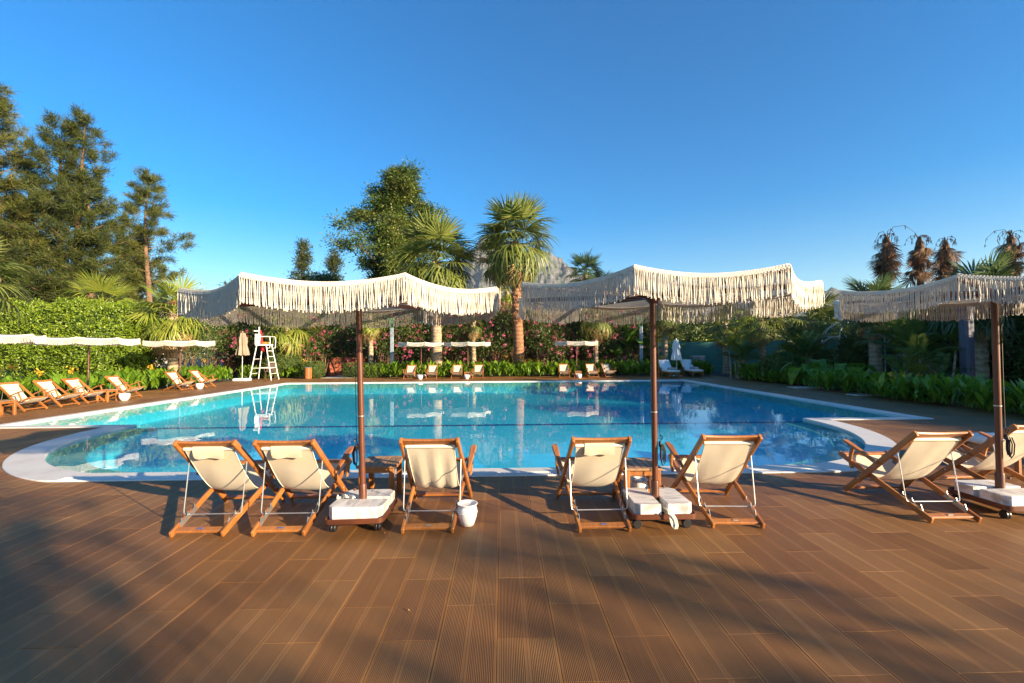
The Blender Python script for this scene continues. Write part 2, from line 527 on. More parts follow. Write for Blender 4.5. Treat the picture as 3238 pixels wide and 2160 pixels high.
def dup(root, loc, rz, label, group=None):
    r = root.copy()
    COL.objects.link(r)
    r.location = loc
    r.rotation_euler = (0, 0, rz)
    r['label'] = label
    if group:
        r['group'] = group
    for ch in kids(root):
        c = ch.copy()
        COL.objects.link(c)
        c.parent = r
        for g in kids(ch):
            d = g.copy()
            COL.objects.link(d)
            d.parent = c
    return r


class MB:
    def __init__(self):
        self.v = []
        self.f = []

    def add(self, verts, faces):
        n = len(self.v)
        self.v += [tuple(p) for p in verts]
        self.f += [tuple(i + n for i in f) for f in faces]
        return self

    def box(self, x0, x1, y0, y1, z0, z1):
        v = [(x0, y0, z0), (x1, y0, z0), (x1, y1, z0), (x0, y1, z0), (x0, y0, z1), (x1, y0, z1), (x1, y1, z1), (x0, y1, z1)]
        return self.add(v, [(3, 2, 1, 0), (4, 5, 6, 7), (0, 1, 5, 4), (1, 2, 6, 5), (2, 3, 7, 6), (3, 0, 4, 7)])

    def cbox(self, x0, x1, y0, y1, z0, z1, c=0.006):
        """box with chamfered vertical and top edges"""
        def ring(i, z):
            a, b, e, d = x0 + i, x1 - i, y0 + i, y1 - i
            k = c
            return [(a + k, e, z), (b - k, e, z), (b, e + k, z), (b, d - k, z), (b - k, d, z), (a + k, d, z), (a, d - k, z), (a, e + k, z)]
        rings = [ring(c * 0.6, z0), ring(0, z0 + c), ring(0, z1 - c), ring(c * 0.8, z1)]
        return self.rings(rings)

    def rings(self, rings, cap=True, closed=True):
        n = len(self.v)
        k = len(rings[0])
        for r in rings:
            self.v += [tuple(p) for p in r]
        for i in range(len(rings) - 1):
            for j in range(k if closed else k - 1):
                a = n + i * k + j
                b = n + i * k + (j + 1) % k
                self.f.append((a, b, b + k, a + k))
        if cap:
            self.f.append(tuple(n + j for j in reversed(range(k))))
            self.f.append(tuple(n + (len(rings) - 1) * k + j for j in range(k)))
        return self

    def beam(self, p0, p1, w, h, side=(1, 0, 0), ch=None, round_end=True):
        p0, p1 = Vector(p0), Vector(p1)
        d = (p1 - p0)
        L = d.length
        d.normalize()
        s = Vector(side)
        s = (s - d * s.dot(d)).normalized()
        t = d.cross(s)
        ch = ch or min(w, h) * 0.2

        def ring(p, k):
            a, b = w / 2 * k, h / 2 * k
            c = ch * k
            pts = [(-a + c, -b), (a - c, -b), (a, -b + c), (a, b - c), (a - c, b), (-a + c, b), (-a, b - c), (-a, -b + c)]
            return [p + s * x + t * y for x, y in pts]
        e = min(w, h) * 0.22 if round_end else 0.0
        if round_end:
            rs = [ring(p0, 0.62), ring(p0 + d * e * 0.45, 0.9), ring(p0 + d * e, 1), ring(p1 - d * e, 1), ring(p1 - d * e * 0.45, 0.9), ring(p1, 0.62)]
        else:
            rs = [ring(p0, 1), ring(p1, 1)]
        return self.rings(rs)

    def tube(self, pts, r, n=8, cap=True, r1=None):
        pts = [Vector(p) for p in pts]
        rs = []
        prev = None
        m = len(pts)
        for i, p in enumerate(pts):
            a = pts[max(i - 1, 0)]
            b = pts[min(i + 1, m - 1)]
            d = (b - a).normalized()
            if prev is None:
                up = Vector((0, 0, 1)) if abs(d.z) < 0.9 else Vector((1, 0, 0))
                s = d.cross(up).normalized()
            else:
                s = (prev - d * prev.dot(d)).normalized()
            prev = s
            t = d.cross(s)
            if callable(r):
                rr = r(i / max(m - 1, 1))
            else:
                rr = r if r1 is None else r + (r1 - r) * i / max(m - 1, 1)
            rs.append([p + s * math.cos(2 * math.pi * j / n) * rr + t * math.sin(2 * math.pi * j / n) * rr for j in range(n)])
        return self.rings(rs, cap)

    def lathe(self, prof, n=24, c=(0, 0, 0), cap=True):
        rs = [[(c[0] + r * math.cos(2 * math.pi * j / n), c[1] + r * math.sin(2 * math.pi * j / n), c[2] + z) for j in range(n)] for r, z in prof]
        return self.rings(rs, cap)

    def mesh(self, name, smooth=False, angle=None):
        me = bpy.data.meshes.new(name)
        me.from_pydata(self.v, [], self.f)
        me.update()
        if smooth:
            me.polygons.foreach_set('use_smooth', [True] * len(me.polygons))
            if angle:
                me.set_sharp_from_angle(angle=R(angle))
        return me

    def build(self, name, mat, parent=None, smooth=False, angle=40):
        return link(name, self.mesh(name, smooth, angle), mat, parent)


def struct(o):
    o['kind'] = 'structure'
    return o


def stuff(o, label=None, cat=None):
    o['kind'] = 'stuff'
    if label:
        o['label'] = label
        o['category'] = cat
    return o


def unit(a):
    return a / np.maximum(np.linalg.norm(a, axis=-1, keepdims=True), 1e-9)


def leaves(P, D, Nn, L, W, rnd, fold=0.25, blunt=0.45):
    """kite-shaped folded leaves as quads; arrays"""
    P = np.asarray(P, float)
    n = len(P)
    D = unit(np.asarray(D, float))
    S = unit(np.cross(D, Nn))
    U = np.cross(S, D)
    L = np.broadcast_to(np.asarray(L, float).reshape(-1, 1), (n, 1))
    W = np.broadcast_to(np.asarray(W, float).reshape(-1, 1), (n, 1))
    m = P + D * L * blunt
    V = np.stack([P, m + S * W * 0.5 + U * W * fold, P + D * L, m - S * W * 0.5 + U * W * fold], axis=1).reshape(-1, 3)
    idx = np.arange(n)[:, None] * 4
    F = np.concatenate([np.hstack([idx, idx + 1, idx + 2]), np.hstack([idx, idx + 2, idx + 3])], axis=0)
    return V, F, np.repeat(rnd, 4)


def rand_dirs(n, g=rng):
    v = g.normal(size=(n, 3))
    return unit(v)

# ------------------------------------------------------------------ pool outline
XL, XR = -10.7, 9.1            # outer edges of the rectangular part
YC, YFAR = 9.2, 22.0           # front edge of the rectangle, far edge
YF = 5.33                      # straight front edge of the bay
CL, CR, RX, RY = -4.3, 3.1, 3.75, 4.05
DR = 0.24                      # coping width on the rectangle


def ylow(x, dl=0.0, dr=0.0, df=0.0):
    rx, ry = RX - dl, RY - dl
    if x < CL - rx or x > CR + rx:
        return YC + dr
    if x < CL:
        t = (x - CL) / rx
    elif x > CR:
        t = (x - CR) / rx
    else:
        t = 0.0
    y = YC - ry * math.sqrt(max(0.0, 1 - t * t))
    return max(y, YF + df)


def xsamples(x0, x1, dl):
    rx = RX - dl
    xs = set(np.linspace(x0, x1, 60).tolist())
    for c, s in ((CL, -1), (CR, 1)):
        for a in np.linspace(0, math.pi / 2, 40):
            xs.add(c + s * rx * math.sin(a))
        xs.add(c + s * (rx + 1e-4))
    return sorted(x for x in xs if x0 - 1e-9 <= x <= x1 + 1e-9)


def sheet(xs, flo, fhi, z):
    mb = MB()
    vs, fs = [], []
    for i, x in enumerate(xs):
        a, b = flo(x), fhi(x)
        vs += [(x, min(a, b), z), (x, b, z)]
        if i:
            k = 2 * i
            fs.append((k - 2, k, k + 1, k - 1))
    mb.add(vs, fs)
    return mb


# ------------------------------------------------------------------ ground
g = MB()
GX0, GX1, GY0, GY1 = XL + 0.12, XR - 0.12, 5.0, YFAR - 0.1
B = 2600.0
zg = -0.06
outer = [(-B, -B, zg), (B, -B, zg), (B, B, zg), (-B, B, zg)]
hole = [(GX0, YF + 0.2, zg), (GX1, YF + 0.2, zg), (GX1, GY1, zg), (GX0, GY1, zg)]
g.add(outer + hole, [(0, 1, 5, 4), (1, 2, 6, 5), (2, 3, 7, 6), (3, 0, 4, 7)])
struct(g.build('ground', 'soil'))
# closing soil under the deck beside the bay (the bay does not fill its rectangle)
g2 = MB()
for xs in (np.linspace(GX0, CL - 1.0, 30), np.linspace(CR + 1.0, GX1, 30)):
    m2 = sheet(list(xs), lambda x: YF + 0.15, lambda x: max(YF + 0.16, ylow(x) + 0.05), -0.062)
    g2.add(m2.v, m2.f)

# ------------------------------------------------------------------ deck
deck = struct(g2.build('deck', 'deck_bed'))
DX0, DX1, DY0, DY1 = -14.3, 11.9, -2.6, 25.75


def plank_mesh(x0, x1, y0, y1, zt=0.0, gap=0.0014, c=0.0011):
    mb = MB()
    x0 += gap; x1 -= gap; y0 += gap; y1 -= gap
    v = []
    for i, z in ((0, -0.024), (0, zt - c), (c, zt)):
        v += [(x0 + i, y0 + i, z), (x1 - i, y0 + i, z), (x1 - i, y1 - i, z), (x0 + i, y1 - i, z)]
    f = [(8, 9, 10, 11)]
    for k in (0, 4):
        for j in range(4):
            f.append((k + j, k + (j + 1) % 4, k + 4 + (j + 1) % 4, k + 4 + j))
    return mb.add(v, f)


bed = MB()
bed.box(DX0 - 0.3, XL + 0.1, DY0, DY1, -0.058, -0.03)
bed.box(XR - 0.1, DX1 + 0.3, DY0, DY1, -0.058, -0.03)
bed.box(XL + 0.1, XR - 0.1, DY0, YF + 0.1, -0.058, -0.03)
bed.box(XL + 0.1, XR - 0.1, YFAR - 0.1, DY1, -0.058, -0.03)
bed.build('deck_underlay', 'deck_bed', deck)
std = plank_mesh(0, PW, 0, PL).mesh('plank')
std.materials.append(MATS['deck_board'])
cands, rest = [], MB()
slices = 6


def clip_sl(x0, x1, y0, y1, mb):
    """slices of a board cut where the pool edge crosses it (edge hidden under the coping)"""
    w = (x1 - x0) / slices
    for k in range(slices):
        a, b = x0 + k * w, x0 + (k + 1) * w
        xm = (a + b) / 2
        if XL < xm < XR:
            lo, hi = ylow(xm) + 0.05, YFAR - 0.06
            if y0 < lo - 0.01:
                m_ = plank_mesh(a, b, y0, min(y1, lo), gap=0.0)
                mb.add(m_.v, m_.f)
            if y1 > hi + 0.01:
                m_ = plank_mesh(a, b, max(y0, hi), y1, gap=0.0)
                mb.add(m_.v, m_.f)
        else:
            m_ = plank_mesh(a, b, y0, y1, gap=0.0)
            mb.add(m_.v, m_.f)


nx0, nx1 = math.floor((DX0 - PX0) / PW), math.ceil((DX1 - PX0) / PW)
for i in range(nx0, nx1):
    x0 = PX0 + i * PW
    off = 0.0 if (i % 2) else 0.5
    j0, j1 = math.floor((DY0 - PY0) / PL), math.ceil((DY1 - PY0) / PL)
    for j in range(j0, j1):
        y0 = PY0 + (j + off) * PL
        y1 = y0 + PL
        lo = [ylow(x) if XL < x < XR else 1e9 for x in (x0, x0 + PW * 0.5, x0 + PW)]
        inside = all(XL < x < XR for x in (x0, x0 + PW))
        if inside and y0 > max(lo) and y1 < YFAR - 0.06:
            continue
        crosses = any((l < 1e8 and y1 > l - 0.02 and y0 < YFAR + 0.0) for l in lo)
        if crosses:
            clip_sl(x0 + 0.002, x0 + PW - 0.002, y0 + 0.002, y1 - 0.002, rest)
            continue
        ym = (y0 + y1) / 2
        xm = x0 + PW / 2
        vis = ym > 1.8 and abs(xm - 0.0) < 1.20 * ym + 0.3
        cands.append((ym if vis else 1e6 + ym, x0, y0))
cands.sort()
for k, (_, x0, y0) in enumerate(cands):
    if k < 300:
        o = link('plank', std, None, deck)
        o.location = (x0, y0, random.uniform(-0.0008, 0.0008))
    else:
        m_ = plank_mesh(x0, x0 + PW, y0, y0 + PL, zt=random.uniform(-0.0008, 0.0008))
        rest.add(m_.v, m_.f)
stuff(rest.build('planks', 'deck_board', deck))

# ------------------------------------------------------------------ pool
DL = 0.40                      # white coping on the bay's curved ends
LEDGE = 0.42                   # submerged ledge beyond it
GR0, GR1 = -5.25, 3.95         # straight front with the overflow grate
coping = MB()
xs = xsamples(XL, XR, 0.0) + xsamples(XL, XR, DL) + [GR0, GR0 - 1e-3, GR1, GR1 + 1e-3]
xs = sorted(set(round(x, 5) for x in xs))


def cop_out(x):
    return YF + 0.13 if GR0 <= x <= GR1 else ylow(x)


def cop_in(x):
    if x < XL + DR or x > XR - DR:
        return YC + DR
    return max(ylow(x, DL, DR, 0.33), cop_out(x))


ZC = 0.016


def band(xs, flo, fhi, z, drop_lo, drop_hi):
    mb = MB()
    vs, fs = [], []
    for i, x in enumerate(xs):
        a, b = flo(x), fhi(x)
        vs += [(x, a, drop_lo), (x, a, z - 0.006), (x, a + 0.006, z), (x, max(b - 0.01, a + 0.006), z), (x, max(b, a + 0.007), z - 0.008), (x, max(b, a + 0.007), drop_hi)]
        if i:
            k = 6 * i
            for j in range(5):
                fs.append((k - 6 + j, k + j, k + j + 1, k - 5 + j))
    return mb.add(vs, fs)


coping = band(xs, cop_out, cop_in, ZC, -0.05, -0.3)
coping.cbox(XL, XL + DR, YC + DR, YFAR - DR, -0.3, ZC, 0.008)
coping.cbox(XR - DR, XR, YC + DR, YFAR - DR, -0.3, ZC, 0.008)
coping.cbox(XL, XR, YFAR - DR, YFAR, -0.3, ZC, 0.008)
struct(coping.build('pool_coping', 'stone_white'))
cop_o = bpy.data.objects['pool_coping']
gr = MB()
x = GR0 + 0.01
while x < GR1 - 0.02:
    gr.box(x, x + 0.0125, YF + 0.018, YF + 0.115, -0.01, 0.010)
    x += 0.0235
gr.box(GR0, GR1, YF, YF + 0.018, -0.03, 0.012)
gr.box(GR0, GR1, YF + 0.115, YF + 0.1285, -0.03, 0.012)
o = gr.build('grate', 'grate', cop_o)
stuff(o)
ch = MB().box(GR0, GR1, YF, YF + 0.13, -0.20, -0.12)
ch.build('gutter', 'deck_bed', cop_o)

ZW = -0.022
ZB = -0.55                     # pool floor
xs_l = sorted(set(round(x, 5) for x in xsamples(XL + DR, XR - DR, DL) + xsamples(XL + DR, XR - DR, DL + LEDGE) + [GR0, GR1]))


def led_in(x):
    return max(ylow(x, DL + LEDGE, DR + 0.02, 0.36), cop_in(x) + 0.001)


ledge = band(xs_l, lambda x: cop_in(x) - 0.02, led_in, -0.085, -0.3, ZB)
basin = MB()
basin.box(XL, XR, YF, YFAR, ZB - 0.06, ZB)
basin.box(XL + 0.02, XL + DR + 0.004, YC, YFAR, ZB - 0.01, -0.25)
basin.box(XR - DR - 0.004, XR - 0.02, YC, YFAR, ZB - 0.01, -0.25)
basin.box(XL, XR, YFAR - DR - 0.004, YFAR - 0.02, ZB - 0.01, -0.25)
bas = struct(basin.build('pool_basin', 'pool_tile'))
# the walls of the bay below the ledge
wl = MB()
vs, fs = [], []
for i, x in enumerate(xs_l):
    y = led_in(x) + 0.004
    vs += [(x, y, -0.10), (x, y, ZB - 0.01)]
    if i:
        k = 2 * i
        fs.append((k - 2, k, k + 1, k - 1))
wl.add(vs, fs).build('bay_wall', 'pool_tile', bas)
ledge.build('ledge', 'ledge_tile', bas)
MB().box(XL + DR, XR - DR, 12.2, 12.42, ZB - 0.002, ZB + 0.004).build('lane_line', 'lane_tile', bas)
wat = sheet(sorted(set(xs_l)), lambda x: cop_in(x) - 0.003, lambda x: YFAR - DR + 0.003, ZW)
struct(wat.build('water', 'water'))

# ------------------------------------------------------------------ mountain


def fbm2(X, Y, oct=6, seed=0, ridged=False):
    g2_ = np.random.default_rng(seed)
    out = np.zeros_like(X)
    amp, fr = 1.0, 1.0
    for o_ in range(oct):
        n_ = 64
        tab = g2_.random((n_, n_))
        x, y = X * fr, Y * fr
        xi, yi = np.floor(x).astype(int), np.floor(y).astype(int)
        xf, yf = x - xi, y - yi
        sx, sy = xf * xf * (3 - 2 * xf), yf * yf * (3 - 2 * yf)
        a = tab[xi % n_, yi % n_]; b = tab[(xi + 1) % n_, yi % n_]
        c = tab[xi % n_, (yi + 1) % n_]; d = tab[(xi + 1) % n_, (yi + 1) % n_]
        v_ = (a * (1 - sx) + b * sx) * (1 - sy) + (c * (1 - sx) + d * sx) * sy
        if ridged:
            v_ = 1 - np.abs(v_ * 2 - 1)
        out += v_ * amp
        amp *= 0.5
        fr *= 2.03
    return out / 2.0


def mountain_material():
    m, nt, out = nmat('rock')
    geo = N(nt, 'ShaderNodeNewGeometry')
    n1 = N(nt, 'ShaderNodeTexNoise', i_Scale=0.045, i_Detail=9.0, i_Roughness=0.7)
    nt.links.new(geo.outputs['Position'], n1.inputs['Vector'])
    r = ramp(nt, n1.outputs['Fac'], [(0.42, (0.040, 0.052, 0.030)), (0.52, (0.105, 0.105, 0.110)), (0.72, (0.19, 0.185, 0.185))])
    b = N(nt, 'ShaderNodeBsdfPrincipled')
    b.inputs['Roughness'].default_value = 0.95
    b.inputs['Specular IOR Level'].default_value = 0.1
    nt.links.new(r.outputs[0], b.inputs['Base Color'])
    nt.links.new(b.outputs[0], out.inputs['Surface'])


mountain_material()
nx, ny = 420, 150
K = 0.375                                   # the range stands 1.5 km off
gx = np.unique(np.concatenate([np.linspace(-4200, -750, 70), np.linspace(-750, 1200, 330), np.linspace(1200, 6600, 110)]))
nx = len(gx)
gy = np.linspace(3000, 5400, ny)
X, Y = np.meshgrid(gx, gy, indexing='ij')
prof = np.interp(gx, [-4200, -2500, -1300, -800, -520, -350, -160, 0, 140, 260, 380, 520, 640, 1100, 2000, 3100, 4800, 6600],
                 [150, 260, 340, 470, 650, 800, 985, 900, 810, 880, 850, 800, 720, 575, 470, 500, 400, 300])
t = np.clip((gy - 3000) / 1000, 0, 2.4)
env = np.where(t < 1, t ** 1.15, 1 - 0.35 * (t - 1) ** 1.3)
Z = prof[:, None] * env[None, :]
rough_ = fbm2(X / 420.0, Y / 420.0, 7, 3, True) - 0.55
rough2 = fbm2(X / 120.0 + 7, Y / 120.0, 5, 8, True) - 0.5
Z = Z + rough_ * np.minimum(Z * 0.6, 360) * np.where(np.abs(Y - 4000) < 130, 0.35, 1.0) + rough2 * np.minimum(Z * 0.22, 150) + (fbm2(X / 38.0 + 3, Y / 38.0, 3, 21, True) - 0.5) * np.minimum(Z * 0.08, 46)
Z = np.maximum(Z, -0.5) * K
X, Y = X * K, Y * K
V = np.stack([X, Y, Z], -1).reshape(-1, 3)
ii, jj = np.meshgrid(np.arange(nx - 1), np.arange(ny - 1), indexing='ij')
q = (ii * ny + jj).reshape(-1, 1)
F = np.hstack([q, q + ny, q + ny + 1, q + 1])
struct(link('mountain', fast_mesh('mountain', V, F), 'rock'))

# ------------------------------------------------------------------ deck chairs
# local frame: x across, y towards the sitter's feet, z up; back feet at y=0, front feet at y=0.88


def lerp(a, b, t):
    return a + (b - a) * t


A_TOP, A_FOOT = (0.09, 0.755), (0.88, 0.018)
B_FOOT, B_TIP = (0.0, 0.022), (1.0, 0.375)


def a_pt(t, s, dx=0.0):      # t 0 top .. 1 foot
    return Vector((s * (lerp(0.240, 0.283, t) + dx), lerp(A_TOP[0], A_FOOT[0], t), lerp(A_TOP[1], A_FOOT[1], t)))


def b_pt(t, s, dx=0.0):
    return Vector((s * (lerp(0.205, 0.252, t) + dx), lerp(B_FOOT[0], B_TIP[0], t), lerp(B_FOOT[1], B_TIP[1], t)))


CURVE = [(0.150, 0.690), (0.235, 0.565), (0.330, 0.435), (0.430, 0.320), (0.520, 0.245), (0.610, 0.210), (0.70, 0.215), (0.80, 0.250), (0.90, 0.305), (0.975, 0.362)]


def catmull(P, n):
    P = [Vector((0, a, b)) for a, b in P]
    P = [P[0] * 2 - P[1]] + P + [P[-1] * 2 - P[-2]]
    out = []
    m = len(P) - 3
    for k in range(n + 1):
        t = k / n * m
        i = min(int(t), m - 1)
        f = t - i
        p0, p1, p2, p3 = P[i], P[i + 1], P[i + 2], P[i + 3]
        out.append(0.5 * ((2 * p1) + (p2 - p0) * f + (2 * p0 - 5 * p1 + 4 * p2 - p3) * f * f + (3 * p1 - p0 - 3 * p2 + p3) * f ** 3))
    return out


def make_chair(flap, plate, crumple=0.0):
    t = thing('deck_chair', 'x', 'deck chair')
    for s in (-1, 1):
        MB().beam(a_pt(0, s), a_pt(1, s), 0.027, 0.054).build('back_leg', 'teak', t)
        lg = MB().beam(b_pt(0, s), b_pt(1, s), 0.025, 0.052).build('front_leg', 'teak', t)
        # notched steel plate on the inside of the leg
        pl = MB()
        d = (b_pt(1, s) - b_pt(0, s)).normalized()
        nrm = Vector((0, -d.z, d.y))
        base = [(0.0, -0.012), (0.0, 0.018), (0.02, 0.040), (0.035, 0.058), (0.042, 0.030), (0.075, 0.024), (0.105, 0.038), (0.122, 0.060), (0.128, 0.028), (0.165, 0.022), (0.20, 0.038), (0.216, 0.058), (0.222, 0.02), (0.235, -0.012)]
        o0 = b_pt(0.10, s, -0.016)
        r0 = [o0 + d * a + nrm * b + Vector((-0.0015, 0, 0)) for a, b in base]
        r1 = [o0 + d * a + nrm * b + Vector((0.0015, 0, 0)) for a, b in base]
        pl.rings([r0, r1])
        pl.build('notch_plate', 'galvanised', lg)
        # armrest, rising towards the front, with its curved bracket
        arm = MB()
        P0, P1 = Vector((s * 0.297, 0.455, 0.392)), Vector((s * 0.318, 0.845, 0.548))
        rs = []
        dd = (P1 - P0).normalized()
        up = Vector((0, -dd.z, dd.y))
        for q, (w, h) in ((0, (0.018, 0.016)), (0.02, (0.026, 0.024)), (0.10, (0.032, 0.026)), (0.4, (0.046, 0.024)), (0.8, (0.062, 0.023)), (0.94, (0.058, 0.022)), (0.985, (0.042, 0.020)), (1.0, (0.022, 0.012))):
            p = P0 + (P1 - P0) * q
            bow = math.sin(q * math.pi) * 0.012
            a, b_, c = w / 2, h / 2, h * 0.28
            rs.append([p + up * (y + bow) + Vector((x_, 0, 0)) for x_, y in ((-a + c, -b_), (a - c, -b_), (a, -b_ + c), (a, b_ - c), (a - c, b_), (-a + c, b_), (-a, b_ - c), (-a, -b_ + c))])
        arm.rings(rs)
        ao = arm.build('armrest', 'teak', t, True, 35)
        br = MB()
        pts = [Vector((s * 0.306, 0.735, 0.492)), Vector((s * 0.306, 0.760, 0.43)), Vector((s * 0.300, 0.785, 0.36)), Vector((s * 0.290, 0.788, 0.30)), Vector((s * 0.286, 0.782, 0.272))]
        for a, b_ in zip(pts[:-1], pts[1:]):
            br.beam(a, b_ + (b_ - a).normalized() * 0.006, 0.022, 0.040, round_end=False)
        br.build('bracket', 'teak', ao)
        p = a_pt(0.77, s, 0.0125)
        MB().tube([p, p + Vector((s * 0.007, 0, 0))], 0.008, 8).build('bolt', 'galvanised', t)
        p = Vector((s * 0.308, 0.475, 0.402))
        MB().tube([p, p + Vector((s * 0.009, 0, 0))], 0.008, 8).build('bolt', 'galvanised', t)
        p = Vector((s * 0.298, 0.784, 0.288))
        MB().tube([p, p + Vector((s * 0.007, 0, 0))], 0.008, 8).build('bolt', 'galvanised', ao)
    # rails
    tr = MB()
    rs = []
    for k in range(9):
        u = k / 8 * 2 - 1
        y = A_TOP[0] + 0.036 + 0.018 * (1 - u * u)
        z = A_TOP[1] - 0.020 - 0.010 * (1 - u * u)
        dn = Vector((0, 0.731, -0.682))
        nn = Vector((0, -0.682, -0.731))
        p = Vector((u * 0.232, y, z))
        rs.append([p + dn * a + nn * b_ for a, b_ in ((-0.032, -0.010), (0.034, -0.010), (0.038, 0), (0.034, 0.012), (-0.032, 0.012), (-0.037, 0))])
    tr.rings(rs)
    tr.build('top_rail', 'teak', t, True, 35)
    for nm, p, q, w, h in (('rear_rail', b_pt(0.055, -1), b_pt(0.055, 1), 0.060, 0.024), ('front_rail', a_pt(0.945, -1), a_pt(0.945, 1), 0.046, 0.022), ('seat_rail', b_pt(0.985, -1), b_pt(0.985, 1), 0.045, 0.026), ('canvas_rail', a_pt(0.095, -1), a_pt(0.095, 1), 0.022, 0.022)):
        MB().beam(p, q, w, h, side=(0, 1, 0.25) if nm != 'canvas_rail' else (0, 1, -0.9), round_end=False).build(nm, 'teak', t)
    pm = b_pt(0.055, 0) + Vector((0, 0, 0.0135))
    MB().box(-0.022, 0.022, pm.y - 0.009, pm.y + 0.009, pm.z - 0.004, pm.z + 0.0035).build('name_plate', plate, t)
    # canvas
    n, w = 34, 12
    cur = catmull(CURVE, n)
    vs, fs = [], []
    g_ = np.random.default_rng(3 + int(flap))
    for i, p in enumerate(cur):
        f = i / n
        hw = lerp(0.205, 0.222, f) - 0.012 * math.sin(math.pi * f)
        for j in range(w + 1):
            u = j / w * 2 - 1
            sag = 0.016 * (1 - u * u) * math.sin(math.pi * f)
            wr = crumple * 0.010 * math.sin(u * 9 + f * 3.0) * math.sin(math.pi * min(1, f * 1.3)) + 0.002 * math.sin(u * 5 + f * 11)
            vs.append((u * hw, p.y - sag * 0.5 - wr * 0.7, p.z - sag - wr * 0.7))
        if i:
            for j in range(w):
                k = i * (w + 1) + j
                fs.append((k - w - 1, k - w, k + 1, k))
    cv = MB().add(vs, fs).build('canvas', 'canvas', t, True, 80)
    for s in (-1, 1):
        pts = []
        for i, p in enumerate(cur):
            f = i / n
            hw = lerp(0.205, 0.222, f) - 0.012 * math.sin(math.pi * f)
            pts.append((s * hw, p.y, p.z + 0.001))
        MB().tube(pts, 0.0035, 5).build('hem', 'canvas_hem', cv, True)
    # the loop of canvas over its rail
    lp = MB()
    c = a_pt(0.095, 0)
    lp.rings([[Vector((x_, c.y + 0.0185 * math.cos(a), c.z + 0.0185 * math.sin(a))) for a in np.linspace(0, 2 * math.pi, 10, endpoint=False)] for x_ in (-0.212, 0.212)])
    lp.build('canvas_loop', 'canvas_hem', t, True, 60)
    if flap:
        fl = MB()
        top = a_pt(0.07, 0)
        vs, fs = [], []
        side = [(0.0, 0.020, 0.020), (0.0, 0.004, 0.020), (0.004, -0.006, -0.01), (0.010, -0.006, -0.040), (0.030, -0.008, -0.075), (0.052, -0.010, -0.105)]
        for a, dy, dz in side:
            for j in range(7):
                u = j / 6 * 2 - 1
                vs.append((u * 0.128 - 0.006, top.y + a * 0.6 + dy + 0.008 * math.sin(u * 4) * (a > 0.03), top.z + dz + 0.006 * math.cos(u * 5) * (a > 0.04)))
        for i in range(len(side) - 1):
            for j in range(6):
                k = i * 7 + j
                fs.append((k, k + 1, k + 8, k + 7))
        n0 = len(vs)
        vs += [(x_, y + 0.0035, z + 0.002) for x_, y, z in vs]
        fs += [tuple(n0 + i for i in reversed(f)) for f in fs]
        fl.add(vs, fs)
        # pillow lying on the front of the canvas
        rs = []
        for k, sc in ((0, 0.25), (0.06, 0.8), (0.2, 1.0), (0.5, 1.05), (0.8, 1.0), (0.94, 0.8), (1, 0.25)):
            x_ = lerp(-0.165, 0.165, k)
            p = cur[3]
            dn = Vector((0, 0.57, -0.82))
            nn = Vector((0, 0.82, 0.57))
            cc = Vector((x_, p.y, p.z)) + nn * 0.022
            rs.append([cc + dn * 0.075 * math.cos(a) * (0.6 + 0.4 * sc) + nn * 0.026 * math.sin(a) * sc for a in np.linspace(0, 2 * math.pi, 12, endpoint=False)])
        fl.rings(rs)
        fl.build('headrest_pillow', 'canvas', t, True, 60)
    # steel prop
    pr = MB()
    y0, z0 = 0.205, 0.118
    top = a_pt(0.245, 1)
    pts = [(-top.x + 0.002, top.y, top.z), (-0.244, y0 + 0.006, z0 + 0.03), (-0.240, y0 + 0.001, z0 + 0.008), (-0.224, y0, z0), (0.0, y0, z0), (0.224, y0, z0), (0.240, y0 + 0.001, z0 + 0.008), (0.244, y0 + 0.006, z0 + 0.03), (top.x - 0.002, top.y, top.z)]
    pr.tube(pts, 0.0048, 8)
    pr.build('prop_bar', 'galvanised', t, True)
    return t


chair_flap = make_chair(True, 'blue_plate')
chair_plain = make_chair(False, 'brass_plate', 0.15)
chair_crumpled = make_chair(False, 'brass_plate', 1.0)
used = set()


def put(src, loc, rz, label, group=None):
    if src.name not in used:
        used.add(src.name)
        src.location = loc
        src.rotation_euler = (0, 0, rz)
        src['label'] = label
        if group:
            src['group'] = group
        kids(src)
        for c in kids(src):
            kids(c)
        return src
    return dup(src, loc, rz, label, group)


GN = 'deck chairs on the near side of the pool'
put(chair_flap, (-2.50, 3.68, 0), R(0.5), 'leftmost near deck chair seen from behind, with flap and blue plate', GN)
put(chair_flap, (-1.84, 3.67, 0), R(0), 'near deck chair second from left, beside the marble-weighted umbrella base', GN)
put(chair_crumpled, (-0.63, 3.68, 0), R(-1), 'near deck chair with creased canvas next to the white pot on open deck', GN)
put(chair_flap, (0.83, 3.65, 0), R(0), 'near deck chair right of centre with pillow flap hanging over its back', GN)
put(chair_plain, (1.96, 3.69, 0), R(-3), 'plain near deck chair right of the umbrella with the tied strap', GN)
put(chair_plain, (3.87, 3.74, 0), R(-1), 'deck chair standing alone at right, near the curved pool end', GN)
put(chair_plain, (5.12, 4.05, 0), R(4), 'deck chair half hidden behind the pole at the right edge', GN)
GL = 'deck chairs on the left side of the pool'
put(chair_flap, (-13.24, 12.02, 0), R(-90), 'deck chair cut off by left edge behind the wooden table', GL)
put(chair_plain, (-13.26, 12.92, 0), R(-86), 'left bank deck chair without pillow, between two pillowed ones', GL)
put(chair_flap, (-13.26, 13.74, 0), R(-87), 'left bank pillowed deck chair just left of the umbrella pole', GL)
put(chair_flap, (-13.24, 15.12, 0), R(-84), 'left bank deck chair right of the umbrella pole, behind table and bowl', GL)
put(chair_flap, (-13.55, 18.2, 0), R(-96), 'left bank deck chair by the small bowl, left of the far umbrella pole', GL)
